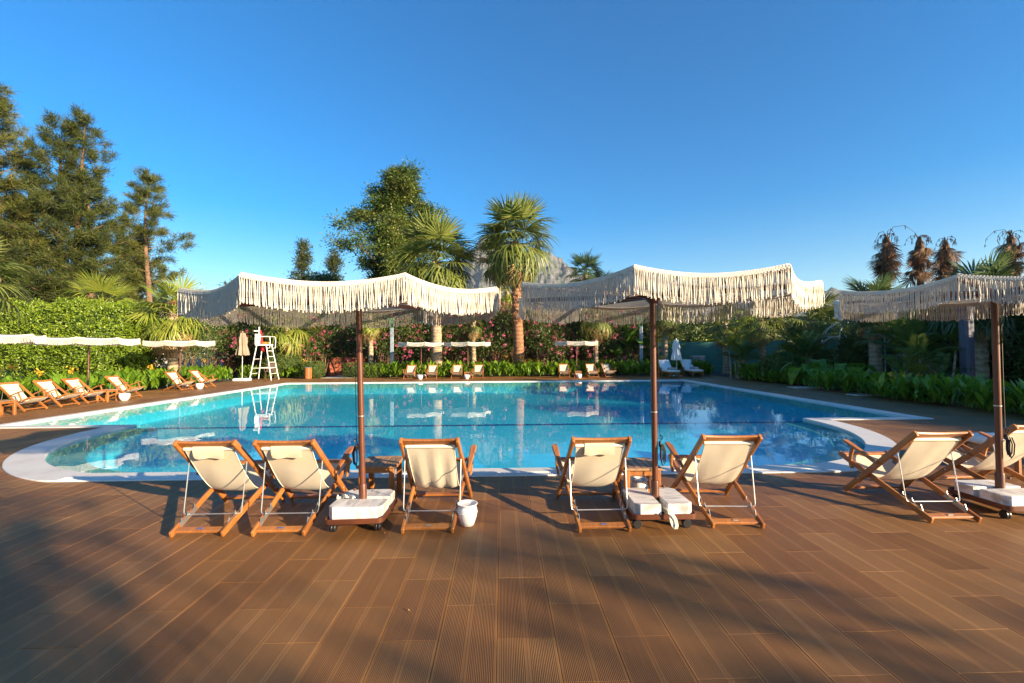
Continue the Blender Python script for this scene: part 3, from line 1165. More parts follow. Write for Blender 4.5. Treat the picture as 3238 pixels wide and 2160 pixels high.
put(chair_flap, (-13.55, 19.5, 0), R(-88), 'farthest deck chair on the left bank, right of the umbrella pole', GL)
GF = 'deck chairs on the far side of the pool'
for src, px, rz, y, lb in ((chair_plain, -5.06, 178, 24.86, 'first deck chair from left in the far row'), (chair_plain, -3.89, 181, 24.86, 'second deck chair from left in the far row, below the thick palm trunk'),
                           (chair_plain, -2.52, 180, 24.86, 'third deck chair from left in the far row, left of the small table'), (chair_plain, -1.34, 178, 24.86, 'fourth deck chair from left in the far row, right of the small table'),
                           (chair_plain, 3.38, 178, 24.86, 'far deck chair left of the right-hand far umbrella pole'), (chair_plain, 4.85, 186, 24.86, 'far deck chair just right of the small table under the right-hand umbrella'),
                           (chair_flap, 5.72, 192, 25.0, 'last far deck chair on the right, turned a little and with pillow')):
    put(src, (px, y, 0), R(rz), lb, GF)

# ------------------------------------------------------------------ side tables


def make_table():
    t = thing('side_table', 'x', 'side table')
    W_, D_, H_ = 0.385, 0.44, 0.375
    for sx in (-1, 1):
        for sy in (-1, 1):
            x_, y = sx * (W_ / 2 - 0.045), sy * (D_ / 2 - 0.045)
            MB().cbox(x_ - 0.026, x_ + 0.026, y - 0.026, y + 0.026, 0, H_ - 0.022, 0.005).build('leg', 'teak', t)
    for sy in (-1, 1):
        y = sy * (D_ / 2 - 0.045)
        MB().box(-W_ / 2 + 0.071, W_ / 2 - 0.071, y - 0.010, y + 0.012, H_ - 0.075, H_ - 0.022).build('apron', 'teak', t)
    for sx in (-1, 1):
        x_ = sx * (W_ / 2 - 0.045)
        MB().box(x_ - 0.010, x_ + 0.010, -D_ / 2 + 0.071, D_ / 2 - 0.071, H_ - 0.074, H_ - 0.0225).build('apron', 'teak', t)
    for sy in (-1, 1):
        y0 = sy * (D_ / 2 - 0.0275)
        MB().cbox(-W_ / 2, W_ / 2, y0 - 0.0275, y0 + 0.0275, H_ - 0.0215, H_, 0.004).build('end_slat', 'teak_grey', t)
    for k in range(6):
        x_ = -W_ / 2 + W_ / 6 * (k + 0.5)
        MB().cbox(x_ - 0.0285, x_ + 0.0285, -D_ / 2 + 0.057, D_ / 2 - 0.057, H_ - 0.021, H_ - 0.001, 0.003).build('slat', 'teak_grey', t)
    return t


table0 = make_table()
GT = 'teak side tables'
put(table0, (-1.26, 4.62, 0), R(1), 'teak side table behind the left umbrella base, beside the creased chair', GT)
put(table0, (1.33, 4.42, 0), R(-1), 'teak side table behind the right umbrella base, with a pot beneath', GT)
put(table0, (-12.22, 11.05, 0), R(4), 'teak side table at the left edge in front of the first chair', GT)
put(table0, (-12.42, 14.18, 0), R(4), 'teak side table on the left bank beside the white bowl', GT)
put(table0, (-1.93, 24.35, 0), R(0), 'small teak table in the far row between third and fourth chairs', GT)
put(table0, (4.12, 24.35, 0), R(0), 'small teak table under the right-hand far umbrella', GT)
put(table0, (10.0, 24.9, 0), R(0), 'low teak table between the two cushioned sun loungers', GT)

# ------------------------------------------------------------------ pots


def make_pot(kind):
    t = thing('ash_pot' if kind == 'jar' else 'bowl_pot', 'x', 'pot')
    if kind == 'jar':
        prof = [(0.050, 0.0), (0.056, 0.003), (0.070, 0.045), (0.080, 0.080), (0.086, 0.112), (0.0875, 0.1125), (0.0875, 0.1150), (0.086, 0.1155), (0.0865, 0.119), (0.085, 0.1195), (0.083, 0.140), (0.076, 0.158), (0.074, 0.165), (0.080, 0.174), (0.088, 0.180), (0.089, 0.186), (0.083, 0.189), (0.073, 0.183), (0.070, 0.172)]
        for z in (0.150, 0.156, 0.162):
            pass
        sand_r, sand_z = 0.070, 0.166
    else:
        prof = [(0.070, 0.0), (0.085, 0.006), (0.120, 0.06), (0.142, 0.12), (0.150, 0.165), (0.146, 0.195), (0.138, 0.210), (0.148, 0.222), (0.150, 0.230), (0.142, 0.232), (0.130, 0.222), (0.126, 0.20)]
        sand_r, sand_z = 0.126, 0.20
    MB().lathe(prof, 32).build('vessel', 'white_ceramic', t, True, 60)
    s = MB()
    g_ = np.random.default_rng(4)
    rs = [[(r_ * math.cos(a), r_ * math.sin(a), sand_z + g_.uniform(-0.004, 0.004)) for a in np.linspace(0, 2 * math.pi, 20, endpoint=False)] for r_ in (sand_r, sand_r * 0.6, sand_r * 0.2)]
    s.rings(rs)
    s.build('sand_fill', 'sand', t)
    return t


jar = make_pot('jar')
bowl = make_pot('bowl')
put(jar, (-0.315, 3.87, 0), 0, 'white ceramic pot of dark sand standing right of the creased chair')
put(jar, (1.385, 4.52, 0), 0.4, 'white ceramic pot of dark sand tucked under the right near table')
put(bowl, (-12.03, 14.35, 0), 0, 'larger white bowl pot beside the left bank table')
put(bowl, (-12.62, 18.72, 0), 0, 'white bowl pot at the feet of the far left bank chairs')
put(bowl, (-4.45, 23.88, 0), 0, 'white bowl pot in front of the leftmost far umbrella')
put(bowl, (-1.95, 23.92, 0), 0, 'white bowl pot in front of the far table, fourth chair side')
put(bowl, (4.12, 23.95, 0), 0, 'white bowl pot in front of the table under the right-hand far umbrella')

# ------------------------------------------------------------------ fringed umbrellas
UR, UZ = 1.27, 2.0          # canopy radius, height of the rib ends
HUBZ = 1.965


def rim_pt(a):
    """point of the scalloped rim at angle a (rib ends at multiples of 45 degrees)"""
    k = a / (math.pi / 4)
    f = k - math.floor(k)
    h = math.cos(math.pi / 8) / math.cos((f - 0.5) * math.pi / 4)
    w = 4 * f * (1 - f)
    r = UR * h * (1 - 0.035 * w)
    return Vector((r * math.cos(a), r * math.sin(a), UZ - 0.052 * w ** 0.9))


def make_umbrella():
    t = thing('fringed_umbrella', 'x', 'umbrella')
    MB().tube([(0, 0, 0.10), (0, 0, 1.0), (0, 0, 1.94)], 0.026, 20).build('pole', 'brown_metal', t, True, 50)
    MB().lathe([(0.029, 0.10), (0.034, 0.105), (0.034, 0.33), (0.032, 0.336), (0.027, 0.338)], 20).build('sleeve', 'brown_metal', t, True, 40)
    kn = MB().tube([(0.038, -0.01, 0.29), (0.062, -0.018, 0.29)], 0.005, 8)
    kn.lathe([(0.003, -0.013), (0.012, -0.008), (0.014, 0.0), (0.012, 0.008), (0.003, 0.013)], 10, (0.066, -0.019, 0.29))
    kn.build('clamp_knob', 'brown_metal', t, True, 40)
    hub = MB().lathe([(0.030, 1.885), (0.040, 1.895), (0.058, 1.912), (0.086, 1.930), (0.098, 1.945), (0.100, 1.965), (0.070, 1.975), (0.03, 1.98)], 20)
    hub.build('hub', 'brown_metal', t, True, 40)
    MB().lathe([(0.0265, 0.93), (0.029, 0.932), (0.029, 0.938), (0.0265, 0.94)], 20).build('ring', 'galvanised', t, True, 40)
    for k in range(8):
        a = k * math.pi / 4
        p = rim_pt(a + 1e-6)
        e = Vector((p.x * 0.985, p.y * 0.985, p.z - 0.022))
        s = Vector((math.cos(a) * 0.075, math.sin(a) * 0.075, HUBZ - 0.015))
        MB().beam(s, e, 0.026, 0.042, side=(-math.sin(a), math.cos(a), 0), round_end=False).build('rib', 'brown_metal', t)
    # net canopy, sagging between the ribs
    na, nr = 96, 9
    vs, fs = [(0, 0, UZ + 0.03)], []
    for i in range(1, nr + 1):
        f = i / nr
        for j in range(na):
            p = rim_pt(2 * math.pi * j / na)
            zr = UZ + 0.03 * (1 - f)
            sag = (UZ - p.z) * f ** 1.6
            vs.append((p.x * f, p.y * f, zr - sag - 0.012 * math.sin(math.pi * f)))
    for j in range(na):
        fs.append((0, 1 + j, 1 + (j + 1) % na))
    for i in range(nr - 1):
        for j in range(na):
            a = 1 + i * na + j
            b = 1 + i * na + (j + 1) % na
            fs.append((a, a + na, b + na, b))
    MB().add(vs, fs).build('canopy', 'cotton_net', t, True, 80)
    # knotted rim: rows of knots side by side
    rim = MB()
    nk = 430
    for row, (dr, dz, rr) in enumerate(((0.0, 0.003, 0.0090), (0.009, -0.007, 0.0080), (0.012, -0.016, 0.0070), (-0.016, 0.004, 0.0085))):
        for j in range(nk):
            a = 2 * math.pi * (j + 0.5 * (row % 2)) / nk
            p = rim_pt(a)
            q_ = rim_pt(a + 0.01)
            tdir = (q_ - p).normalized()
            o_ = Vector((math.cos(a), math.sin(a), 0))
            c = p + o_ * dr + Vector((0, 0, dz))
            up = Vector((0, 0, 1))
            tw = 0.5 if row % 2 else -0.5
            d2 = (tdir * math.cos(tw) + up * math.sin(tw))
            w2 = (up * math.cos(tw) - tdir * math.sin(tw))
            L2 = 0.016
            rim.add([c - d2 * L2, c + w2 * rr + o_ * rr * 0.4, c + o_ * rr, c - w2 * rr + o_ * rr * 0.4, c + d2 * L2, c - o_ * rr * 0.8],
                    [(0, 2, 1), (0, 3, 2), (4, 1, 2), (4, 2, 3), (0, 1, 5), (0, 5, 3), (4, 5, 1), (4, 3, 5)])
    o_ = rim.build('knotted_rim', 'cord', t, True, 80)
    o_['kind'] = 'stuff'
    # fringe: one cord every couple of centimetres, each ending in a knot
    g_ = np.random.default_rng(11)
    nc = 760
    V_, F_ = [], []
    vb = 0
    seg = 6
    for j in range(nc):
        a = 2 * math.pi * (j + g_.uniform(-0.25, 0.25)) / nc
        p = rim_pt(a)
        o2 = np.array([math.cos(a), math.sin(a), 0.0])
        tn = np.array([-math.sin(a), math.cos(a), 0.0])
        base = np.array(p) + o2 * 0.013 + np.array([0, 0, -0.012])
        Lc = g_.uniform(0.158, 0.184)
        amp, ph, le = g_.uniform(0.0, 0.003), g_.uniform(0, 6.28), g_.normal(0, 0.003)
        lo = g_.normal(0, 0.004)
        rr = g_.uniform(0.0034, 0.0043)
        rings_ = [(k / seg, rr) for k in range(seg)] + [(0.90, rr * 0.9), (0.93, rr * 1.45), (0.955, rr * 1.45), (0.967, rr * 0.8), (1.0, rr * 1.3)]
        for f, r_ in rings_:
            c = base + np.array([0, 0, -Lc * f]) + tn * (amp * math.sin(ph + f * 6) + le * f) + o2 * (amp * math.cos(ph + f * 5) + lo * f)
            for q_ in range(4):
                aa = q_ * math.pi / 2 + f * 3
                V_.append(c + tn * r_ * math.cos(aa) + o2 * r_ * math.sin(aa))
        nr_ = len(rings_)
        for i in range(nr_ - 1):
            for q_ in range(4):
                x_ = vb + i * 4 + q_
                y_ = vb + i * 4 + (q_ + 1) % 4
                F_.append((x_, y_, y_ + 4, x_ + 4))
        vb += nr_ * 4
    fr = link('fringe', fast_mesh('fringe', np.array(V_), np.array(F_), smooth=True), 'cord', t)
    fr['kind'] = 'stuff'
    # cleat with coiled line
    cl = MB()
    cl.beam((0.030, -0.02, 0.66), (0.050, -0.03, 0.66), 0.03, 0.05)
    cl.tube([(0.045, -0.03, 0.69), (0.060, -0.035, 0.72), (0.045, -0.02, 0.735)], 0.006, 6)
    for k in range(3):
        ph = k * 0.013
        cl.tube([(0.046 + ph * 0.5, -0.03 - ph, 0.66), (0.062 + ph * 0.6, -0.036 - ph, 0.60), (0.060 + ph * 0.4, -0.034 - ph, 0.53 - k * 0.01), (0.048, -0.03 - ph, 0.50 - k * 0.012), (0.040, -0.026 - ph, 0.55), (0.042, -0.026 - ph, 0.64)], 0.005, 6)
    cl.tube([(0.042, -0.02, 0.70), (0.040, -0.018, 1.2), (0.040, -0.015, 1.90)], 0.0025, 5)
    cl.build('cleat', 'black_plastic', t, True, 40)
    # tray on castors
    tray = MB()

    def rr_ring(hx, hy, rad, z):
        pts = []
        for cx, cy, a0 in ((hx - rad, hy - rad, 0), (-hx + rad, hy - rad, 90), (-hx + rad, -hy + rad, 180), (hx - rad, -hy + rad, 270)):
            for k in range(5):
                a = R(a0 + k * 22.5)
                pts.append((cx + rad * math.cos(a), cy + rad * math.sin(a), z))
        return pts
    hx, hy = 0.245, 0.275
    tray.rings([rr_ring(hx - 0.006, hy - 0.006, 0.05, 0.084), rr_ring(hx, hy, 0.05, 0.088), rr_ring(hx, hy, 0.05, 0.128), rr_ring(hx - 0.007, hy - 0.007, 0.045, 0.130), rr_ring(hx - 0.009, hy - 0.009, 0.045, 0.096), rr_ring(0.02, 0.02, 0.01, 0.095)])
    to = tray.build('tray', 'brown_metal', t, True, 40)
    for sx in (-1, 1):
        for sy in (-1, 1):
            c = MB()
            cx, cy = sx * (hx - 0.06), sy * (hy - 0.065)
            c.box(cx - 0.022, cx + 0.022, cy - 0.022, cy + 0.022, 0.078, 0.0845)
            c.beam((cx, cy + 0.004, 0.080), (cx, cy + 0.014, 0.038), 0.016, 0.034, round_end=False)
            for dx in (-0.0125, 0.0125):
                rs = []
                for r_, off in ((0.012, -0.010), (0.033, -0.010), (0.0365, -0.006), (0.0365, 0.006), (0.033, 0.010), (0.012, 0.010)):
                    rs.append([(cx + dx + off, cy + 0.014 + r_ * math.cos(a), 0.037 + r_ * math.sin(a)) for a in np.linspace(0, 2 * math.pi, 14, endpoint=False)])
                c.rings(rs)
            c.build('castor', 'black_plastic', to, True, 40)
    return t


umb0 = make_umbrella()


def make_slab():
    mb = MB()
    hx, hy = 0.226, 0.108
    c = 0.045

    def ring(i, z):
        a, b = hx - i, hy - i
        return [(-a + c, -b, z), (a - c, -b, z), (a, -b + c, z), (a, b, z), (-a, b, z), (-a, -b + c, z)]
    mb.rings([ring(0.003, 0.0), ring(0, 0.004), ring(0, 0.108), ring(0.005, 0.113)])
    return mb.mesh('marble_block')


slab_me = make_slab()
slab_me.materials.append(MATS['marble'])
GU = 'white fringed parasols around the pool'
umbs = [
    ((-1.24, 3.97), 31.0, 0, 'white fringed umbrella over the two leftmost near chairs, brown pole', 'the left near umbrella', -0.4),
    ((1.345, 3.93), 21.5, 90, 'white fringed umbrella right of centre, strap hanging from its base', 'the centre-right near umbrella', 0.1),
    ((4.58, 4.02), 33.0, 0, 'white fringed umbrella cut off by the right edge', 'the umbrella at the right edge', 0.0),
    ((-13.15, 11.25), 10.0, 90, 'white fringed umbrella cut off by the left edge, pole unseen', 'the umbrella at the left edge', 0.0),
    ((-13.35, 14.55), 30.0, 90, 'white fringed umbrella in front of the clipped hedge block', 'the umbrella before the hedge', 0.0),
    ((-13.45, 18.75), 14.0, 90, 'white fringed umbrella before the first small fan palm, farthest on left bank', 'the farthest left bank umbrella', 0.0),
    ((-4.60, 25.0), 20.0, 0, 'leftmost fringed umbrella of the far row, before the thick palm', 'the leftmost far umbrella', 0.0),
    ((-1.97, 25.0), 5.0, 0, 'middle fringed umbrella of the far row, overlapping its left neighbour', 'the middle far umbrella', 0.0),
    ((4.16, 25.0), 12.0, 0, 'lone fringed umbrella at the right of the far row', 'the right far umbrella', 0.0),
]
for k, ((x_, y_), rot, trot, lab, short, lean) in enumerate(umbs):
    u_ = put(umb0, (x_, y_, 0), R(rot), lab, GU)
    u_.rotation_euler = (0, R(-1.3 if k == 0 else 0.4 * math.sin(k * 3.3)), R(rot))
    u_.scale = (1, 1, {1: 1.016, 2: 1.03}.get(k, 1.0))
    # the tray keeps its own heading under the turned canopy
    for c in u_.children:
        if c.name.startswith('tray'):
            c.rotation_euler = (0, 0, R(trot - rot))
        if c.name.startswith(('cleat', 'clamp')):
            c.rotation_euler = (0, 0, R((200 if k == 0 else 0) - rot))
    for s in (-1, 1):
        sb = link('marble_block', slab_me)
        dv = Vector((0, s * 0.135, 0))
        dv.rotate(Matrix.Rotation(R(trot), 3, 'Z'))
        sb.location = (x_ + dv.x, y_ + dv.y, 0.0985)
        sb.rotation_euler = (0, 0, R(trot + (0 if s < 0 else 180) + random.uniform(-1.5, 1.5)))
        if trot == 0:
            w_ = 'front' if s < 0 else 'rear'
        elif x_ < -8:
            w_ = 'poolside' if s < 0 else 'hedge-side'
        else:
            w_ = 'right' if s < 0 else 'left'
        tag(sb, 'white marble block, %s one of the pair weighing down %s' % (w_, short), 'marble block', 'marble blocks on umbrella trays')

# tied strap hanging from the second near base, rag on the first
st = MB()
cx, cy = 1.36, 3.66
strip = [(0.0, 0.10, 0.165), (0.01, 0.02, 0.168), (0.012, -0.005, 0.155), (0.014, -0.016, 0.12), (0.02, -0.022, 0.08), (0.035, -0.02, 0.045), (0.05, -0.026, 0.03), (0.056, -0.034, 0.06), (0.045, -0.03, 0.11), (0.02, -0.028, 0.15), (0.0, -0.022, 0.16)]
rs = []
for i, (a, b, z) in enumerate(strip):
    rs.append([(cx + a - 0.013, cy + b, z), (cx + a + 0.013, cy + b - 0.004, z + 0.003), (cx + a + 0.013, cy + b - 0.002, z + 0.005), (cx + a - 0.013, cy + b + 0.002, z + 0.002)])
st.rings(rs)
tag(st.build('strap', 'canvas_hem', None, True, 60), 'cream webbing strap tied between the marble blocks right of centre', 'strap')
rag = MB()
g_ = np.random.default_rng(9)
vs, fs = [], []
nn_, mm_ = 16, 9
for i in range(nn_):
    for j in range(mm_):
        u_, v_ = i / (nn_ - 1), j / (mm_ - 1)
        vs.append((-1.475 + 0.19 * u_, 3.955 + 0.085 * v_, 0.215 + 0.026 * math.sin(u_ * 17 + v_ * 4) * math.sin(v_ * 3.1) + g_.uniform(-0.008, 0.008) - 0.02 * abs(u_ - 0.5)))
for i in range(nn_ - 1):
    for j in range(mm_ - 1):
        k = i * mm_ + j
        fs.append((k, k + mm_, k + mm_ + 1, k + 1))
rag.add(vs, fs)
tag(rag.build('cloth_cover', 'canvas_hem', None, True, 80), 'crumpled cream cloth stuffed between the marble blocks by the left pole', 'cloth')

# ------------------------------------------------------------------ cushioned sun loungers
# local: foot end at y=0 towards the viewer, head at y=1.9


def make_lounger():
    t = thing('sun_lounger', 'x', 'sun lounger')
    W_ = 0.62
    for sx in (-1, 1):
        x_ = sx * (W_ / 2 - 0.03)
        for y in (0.04, 1.15, 1.85):
            MB().beam((x_, y, 0), (x_, y, 0.29), 0.05, 0.05, round_end=False).build('leg', 'teak', t)
        MB().beam((x_, 0.0, 0.265), (x_, 1.9, 0.265), 0.034, 0.065, round_end=False).build('side_rail', 'teak', t)
        ar = MB()
        ar.beam((sx * 0.345, 0.95, 0.50), (sx * 0.345, 1.36, 0.52), 0.05, 0.024)
        ar.beam((sx * 0.345, 1.02, 0.49), (sx * 0.335, 1.02, 0.27), 0.03, 0.03, round_end=False)
        ar.build('armrest', 'teak', t)
    for y in (0.03, 1.87):
        MB().beam((-W_ / 2 + 0.055, y, 0.262), (W_ / 2 - 0.055, y, 0.262), 0.034, 0.06, side=(0, 1, 0), round_end=False).build('end_rail', 'teak', t)
    for k in range(7):
        y = 0.12 + k * 0.15
        MB().box(-W_ / 2 + 0.05, W_ / 2 - 0.05, y, y + 0.09, 0.285, 0.303).build('slat', 'teak', t)
    bf = MB()
    bf.beam((-0.25, 1.16, 0.31), (-0.25, 1.72, 0.86), 0.03, 0.04)
    bf.beam((0.25, 1.16, 0.31), (0.25, 1.72, 0.86), 0.03, 0.04)
    bf.beam((-0.25, 1.62, 0.76), (0.25, 1.62, 0.76), 0.03, 0.04, side=(0, 1, 0))
    bf.build('back_frame', 'teak', t)

    def cushion(p0, p1, th, name):
        p0, p1 = Vector(p0), Vector(p1)
        d = (p1 - p0).normalized()
        nn = Vector((0, -d.z, d.y))
        rs = []
        for f, k in ((0, 0.6), (0.015, 0.9), (0.05, 1.0), (0.5, 1.04), (0.95, 1.0), (0.985, 0.9), (1, 0.6)):
            c = p0 + (p1 - p0) * f + nn * th / 2
            hw, hh = W_ / 2 * (0.97 + 0.03 * k), th / 2 * k
            rs.append([c + Vector((x_, 0, 0)) + nn * z for x_, z in ((-hw + 0.02, -hh), (hw - 0.02, -hh), (hw, -hh * 0.5), (hw, hh * 0.5), (hw - 0.02, hh), (0, hh * 1.08), (-hw + 0.02, hh), (-hw, hh * 0.5), (-hw, -hh * 0.5))])
        return MB().rings(rs).build(name, 'white_fabric', t, True, 60)
    cushion((0, -0.02, 0.305), (0, 1.14, 0.305), 0.10, 'seat_cushion')
    cushion((0, 1.13, 0.315), (0, 1.70, 0.88), 0.10, 'back_cushion')
    return t


lou = make_lounger()
GS = 'white cushioned sun loungers'
put(lou, (9.15, 23.45, 0), 0, 'white cushioned far sun lounger nearer the centre-right pole, with beige towel', GS)
put(lou, (10.62, 23.95, 0), 0, 'white cushioned sun lounger farther right, with grey-blue towel', GS)
put(lou, (5.92, 5.32, 0), R(-90), 'white cushioned sun lounger cut off by the right edge', GS)


def towel(name, p, q, mat, label):
    p, q = Vector(p), Vector(q)
    d = (q - p).normalized()
    up = Vector((0, 0, 1))
    s = d.cross(up).normalized()
    mb = MB()
    rs = []
    L = (q - p).length
    for f, k in ((0, 0.86), (0.02, 0.97), (0.06, 1), (0.5, 1.02), (0.94, 1), (0.98, 0.97), (1, 0.86)):
        c = p + d * L * f
        rs.append([c + (s * math.cos(a) + up * math.sin(a)) * 0.068 * k * (1 + 0.03 * math.sin(a * 3)) for a in np.linspace(0, 2 * math.pi, 20, endpoint=False)])
    mb.rings(rs)
    # spiral edge of the rolled cloth
    for e, sg in ((p, -1), (q, 1)):
        pts = [e + d * sg * 0.004 + (s * math.cos(a) + up * math.sin(a)) * (0.008 + 0.0075 * a / 2.2) for a in np.linspace(0, 14, 40)]
        mb.tube(pts, 0.004, 4)
    pts = [p + d * L * f + (s * math.cos(0.8) + up * math.sin(0.8)) * 0.071 for f in np.linspace(0.02, 0.98, 6)]
    mb.tube(pts, 0.006, 5)
    tag(mb.build(name, mat, None, True, 50), label, 'towel')


towel('rolled_towel', (8.95, 23.95, 0.479), (9.42, 23.95, 0.479), 'towel_beige', 'beige rolled towel on the lounger nearer the pole')
towel('rolled_towel', (10.42, 24.5, 0.479), (10.90, 24.5, 0.479), 'towel_grey', 'grey-blue rolled towel on the right-hand far lounger')
towel('rolled_towel', (6.02, 5.18, 0.479), (6.46, 5.20, 0.479), 'towel_grey', 'grey rolled towel on the lounger at the right edge')

# ------------------------------------------------------------------ lifeguard chair
lg = thing('lifeguard_chair', 'tall white lifeguard chair with ladder beside the beige closed umbrella', 'lifeguard chair', (-13.1, 24.65, 0))
SZ = 1.90
feet = {(-1, -1): (-0.56, -0.48), (1, -1): (0.62, -0.50), (1, 1): (0.56, 0.42), (-1, 1): (-0.60, 0.48)}
tops = {(-1, -1): (-0.30, -0.26), (1, -1): (0.22, -0.28), (1, 1): (0.24, 0.26), (-1, 1): (-0.28, 0.26)}
for k in feet:
    MB().tube([(feet[k][0], feet[k][1], 0), (tops[k][0], tops[k][1], SZ)], 0.026, 10).build('leg', 'white_paint', lg, True, 40)


def leg_at(k, z):
    f = z / SZ
    return Vector((lerp(feet[k][0], tops[k][0], f), lerp(feet[k][1], tops[k][1], f), z))


for z in (0.35, 0.66, 0.97, 1.28, 1.59):
    MB().tube([leg_at((1, -1), z), leg_at((1, 1), z)], 0.018, 8).build('rung', 'white_paint', lg, True, 40)
for z in (0.36, 1.15):
    MB().tube([leg_at((-1, -1), z), leg_at((-1, 1), z)], 0.016, 8).build('brace', 'white_paint', lg, True, 40)
for sy in (-1, 1):
    MB().tube([leg_at((-1, sy), 0.66), leg_at((1, sy), 0.66)], 0.018, 8).build('brace', 'white_paint', lg, True, 40)
MB().cbox(-0.36, 0.30, -0.31, 0.31, SZ - 0.02, SZ + 0.06, 0.01).build('seat', 'white_paint', lg)
MB().cbox(-0.40, -0.36, -0.28, 0.28, SZ + 0.0, SZ + 0.62, 0.01).build('backrest', 'white_paint', lg)
for sy in (-1, 1):
    y = sy * 0.29
    MB().tube([(-0.36, y, SZ + 0.48), (0.36, y, SZ + 0.48), (0.42, y, SZ + 0.44), (0.44, y, SZ + 0.2), (0.42, y, SZ - 0.14), (0.36, y, SZ - 0.16), (0.27, y, SZ - 0.16)], 0.018, 8).build('arm_rail', 'white_paint', lg, True, 50)
MB().cbox(-0.335, -0.285, -0.03, 0.03, SZ + 0.55, SZ + 1.02, 0.006).build('flag_post', 'white_paint', lg)
MB().cbox(-0.60, -0.335, -0.02, 0.02, SZ + 0.76, SZ + 0.83, 0.006).build('flag_arm', 'white_paint', lg)
fl = MB()
vs, fs = [], []
for i in range(12):
    for j in range(5):
        f, u = i / 11, j / 4
        w_ = 0.05 + 0.22 * f * (1.25 - 0.3 * f)
        vs.append((-13.1 - 0.26 + w_ * u, 24.65 + 0.035 + 0.03 * math.sin(u * 9 + f * 3), 2.72 - f * 1.15))
for i in range(11):
    for j in range(4):
        k = i * 5 + j
        fs.append((k, k + 1, k + 6, k + 5))
fl.add(vs, fs)
tag(fl.build('red_flag', 'red_fabric', None, True, 80), 'limp red flag hanging from the lifeguard chair post', 'flag')
by = MB()
rs = []
for f, r_ in ((0, 0.02), (0.1, 0.05), (0.3, 0.07), (0.7, 0.07), (0.9, 0.05), (1, 0.02)):
    rs.append([(-13.2 + 0.42 * f, 24.55 + r_ * math.cos(a), 2.03 + r_ * math.sin(a) * 0.8) for a in np.linspace(0, 2 * math.pi, 12, endpoint=False)])
by.rings(rs)
tag(by.build('rescue_buoy', 'orange_plastic', None, True, 60), 'orange rescue buoy lying on the lifeguard seat', 'buoy')

# brown wicker chair beneath it
wc = thing('wicker_chair', 'brown wicker chair under the lifeguard stand', 'chair', (-13.05, 25.15, 0), R(200))
for sx in (-1, 1):
    for sy in (-1, 1):
        MB().tube([(sx * 0.24, sy * 0.24, 0), (sx * 0.22, sy * 0.21, 0.44)], 0.016, 8).build('leg', 'wicker', wc)
MB().cbox(-0.26, 0.26, -0.25, 0.25, 0.42, 0.47, 0.012).build('seat', 'wicker', wc)
MB().beam((0, -0.24, 0.47), (0, -0.30, 0.88), 0.48, 0.03, ch=0.006).build('backrest', 'wicker', wc)
for sx in (-1, 1):
    MB().tube([(sx * 0.27, 0.22, 0.44), (sx * 0.28, 0.20, 0.64), (sx * 0.27, -0.25, 0.66)], 0.018, 8).build('armrest', 'wicker', wc, True, 50)

# closed umbrellas


def closed_umbrella(loc, ztop, zbot, rmax, mat, pole, label, base):
    t = thing('closed_umbrella', label, 'umbrella', loc)
    MB().tube([(0, 0, 0.05), (0, 0, ztop)], 0.022, 12).build('pole', pole, t, True, 40)
    n = 48
    rs = []
    H_ = ztop - zbot
    for f, r_ in ((1.0, 0.02), (0.985, 0.10), (0.97, 0.34), (0.90, 0.42), (0.8, 0.50), (0.795, 0.60), (0.6, 0.70), (0.45, 0.62), (0.4, 0.66), (0.2, 0.88), (0.02, 1.0), (0.0, 0.97)):
        rs.append([((rmax * r_ * (0.80 + 0.20 * math.cos(8 * a + f * 2) + 0.05 * math.sin(3 * a))) * math.cos(a), (rmax * r_ * (0.80 + 0.20 * math.cos(8 * a + f * 2) + 0.05 * math.sin(3 * a))) * math.sin(a), zbot + H_ * f + (0.02 * math.cos(8 * a) if f < 0.05 else 0)) for a in np.linspace(0, 2 * math.pi, n, endpoint=False)])
    MB().rings(rs).build('folded_canopy', mat, t, True, 50)
    MB().lathe([(0.03, ztop - 0.01), (0.04, ztop), (0.03, ztop + 0.04), (0.008, ztop + 0.06)], 12).build('finial', mat, t, True, 50)
    if base == 'block':
        MB().cbox(-0.36, 0.36, -0.30, 0.30, 0, 0.13, 0.03).build('base', 'white_paint', t)
    else:
        b_ = MB()
        for a in range(4):
            b_.beam((0, 0, 0.04), (0.42 * math.cos(a * math.pi / 2 + 0.6), 0.42 * math.sin(a * math.pi / 2 + 0.6), 0.025), 0.06, 0.04, side=(-math.sin(a * math.pi / 2 + 0.6), math.cos(a * math.pi / 2 + 0.6), 0))
        b_.build('base', 'white_paint', t)
    return t


closed_umbrella((-14.0, 24.1, 0), 2.60, 1.36, 0.35, 'beige_fabric', 'galvanised', 'closed beige umbrella in a white base beside the lifeguard chair', 'block')
closed_umbrella((9.93, 25.15, 0), 2.10, 0.92, 0.33, 'white_fabric', 'white_paint', 'closed white umbrella between the two far sun loungers', 'cross')

# slatted litter bin
bn = thing('litter_bin', 'round wooden slatted litter bin at the far left corner of the pool', 'litter bin', (-10.95, 25.15, 0))
MB().lathe([(0.165, 0.03), (0.165, 0.62), (0.150, 0.625), (0.150, 0.60)], 24).build('liner', 'black_plastic', bn)
for k in range(18):
    a = 2 * math.pi * k / 18
    d = Vector((math.cos(a), math.sin(a), 0))
    MB().beam(d * 0.178 + Vector((0, 0, 0.02)), d * 0.178 + Vector((0, 0, 0.63)), 0.046, 0.018, side=(-math.sin(a), math.cos(a), 0), round_end=False).build('slat', 'teak', bn)
MB().lathe([(0.19, 0.63), (0.195, 0.64), (0.16, 0.665), (0.02, 0.675)], 24).build('lid', 'galvanised', bn, True, 50)

# ------------------------------------------------------------------ lamp posts and pillar


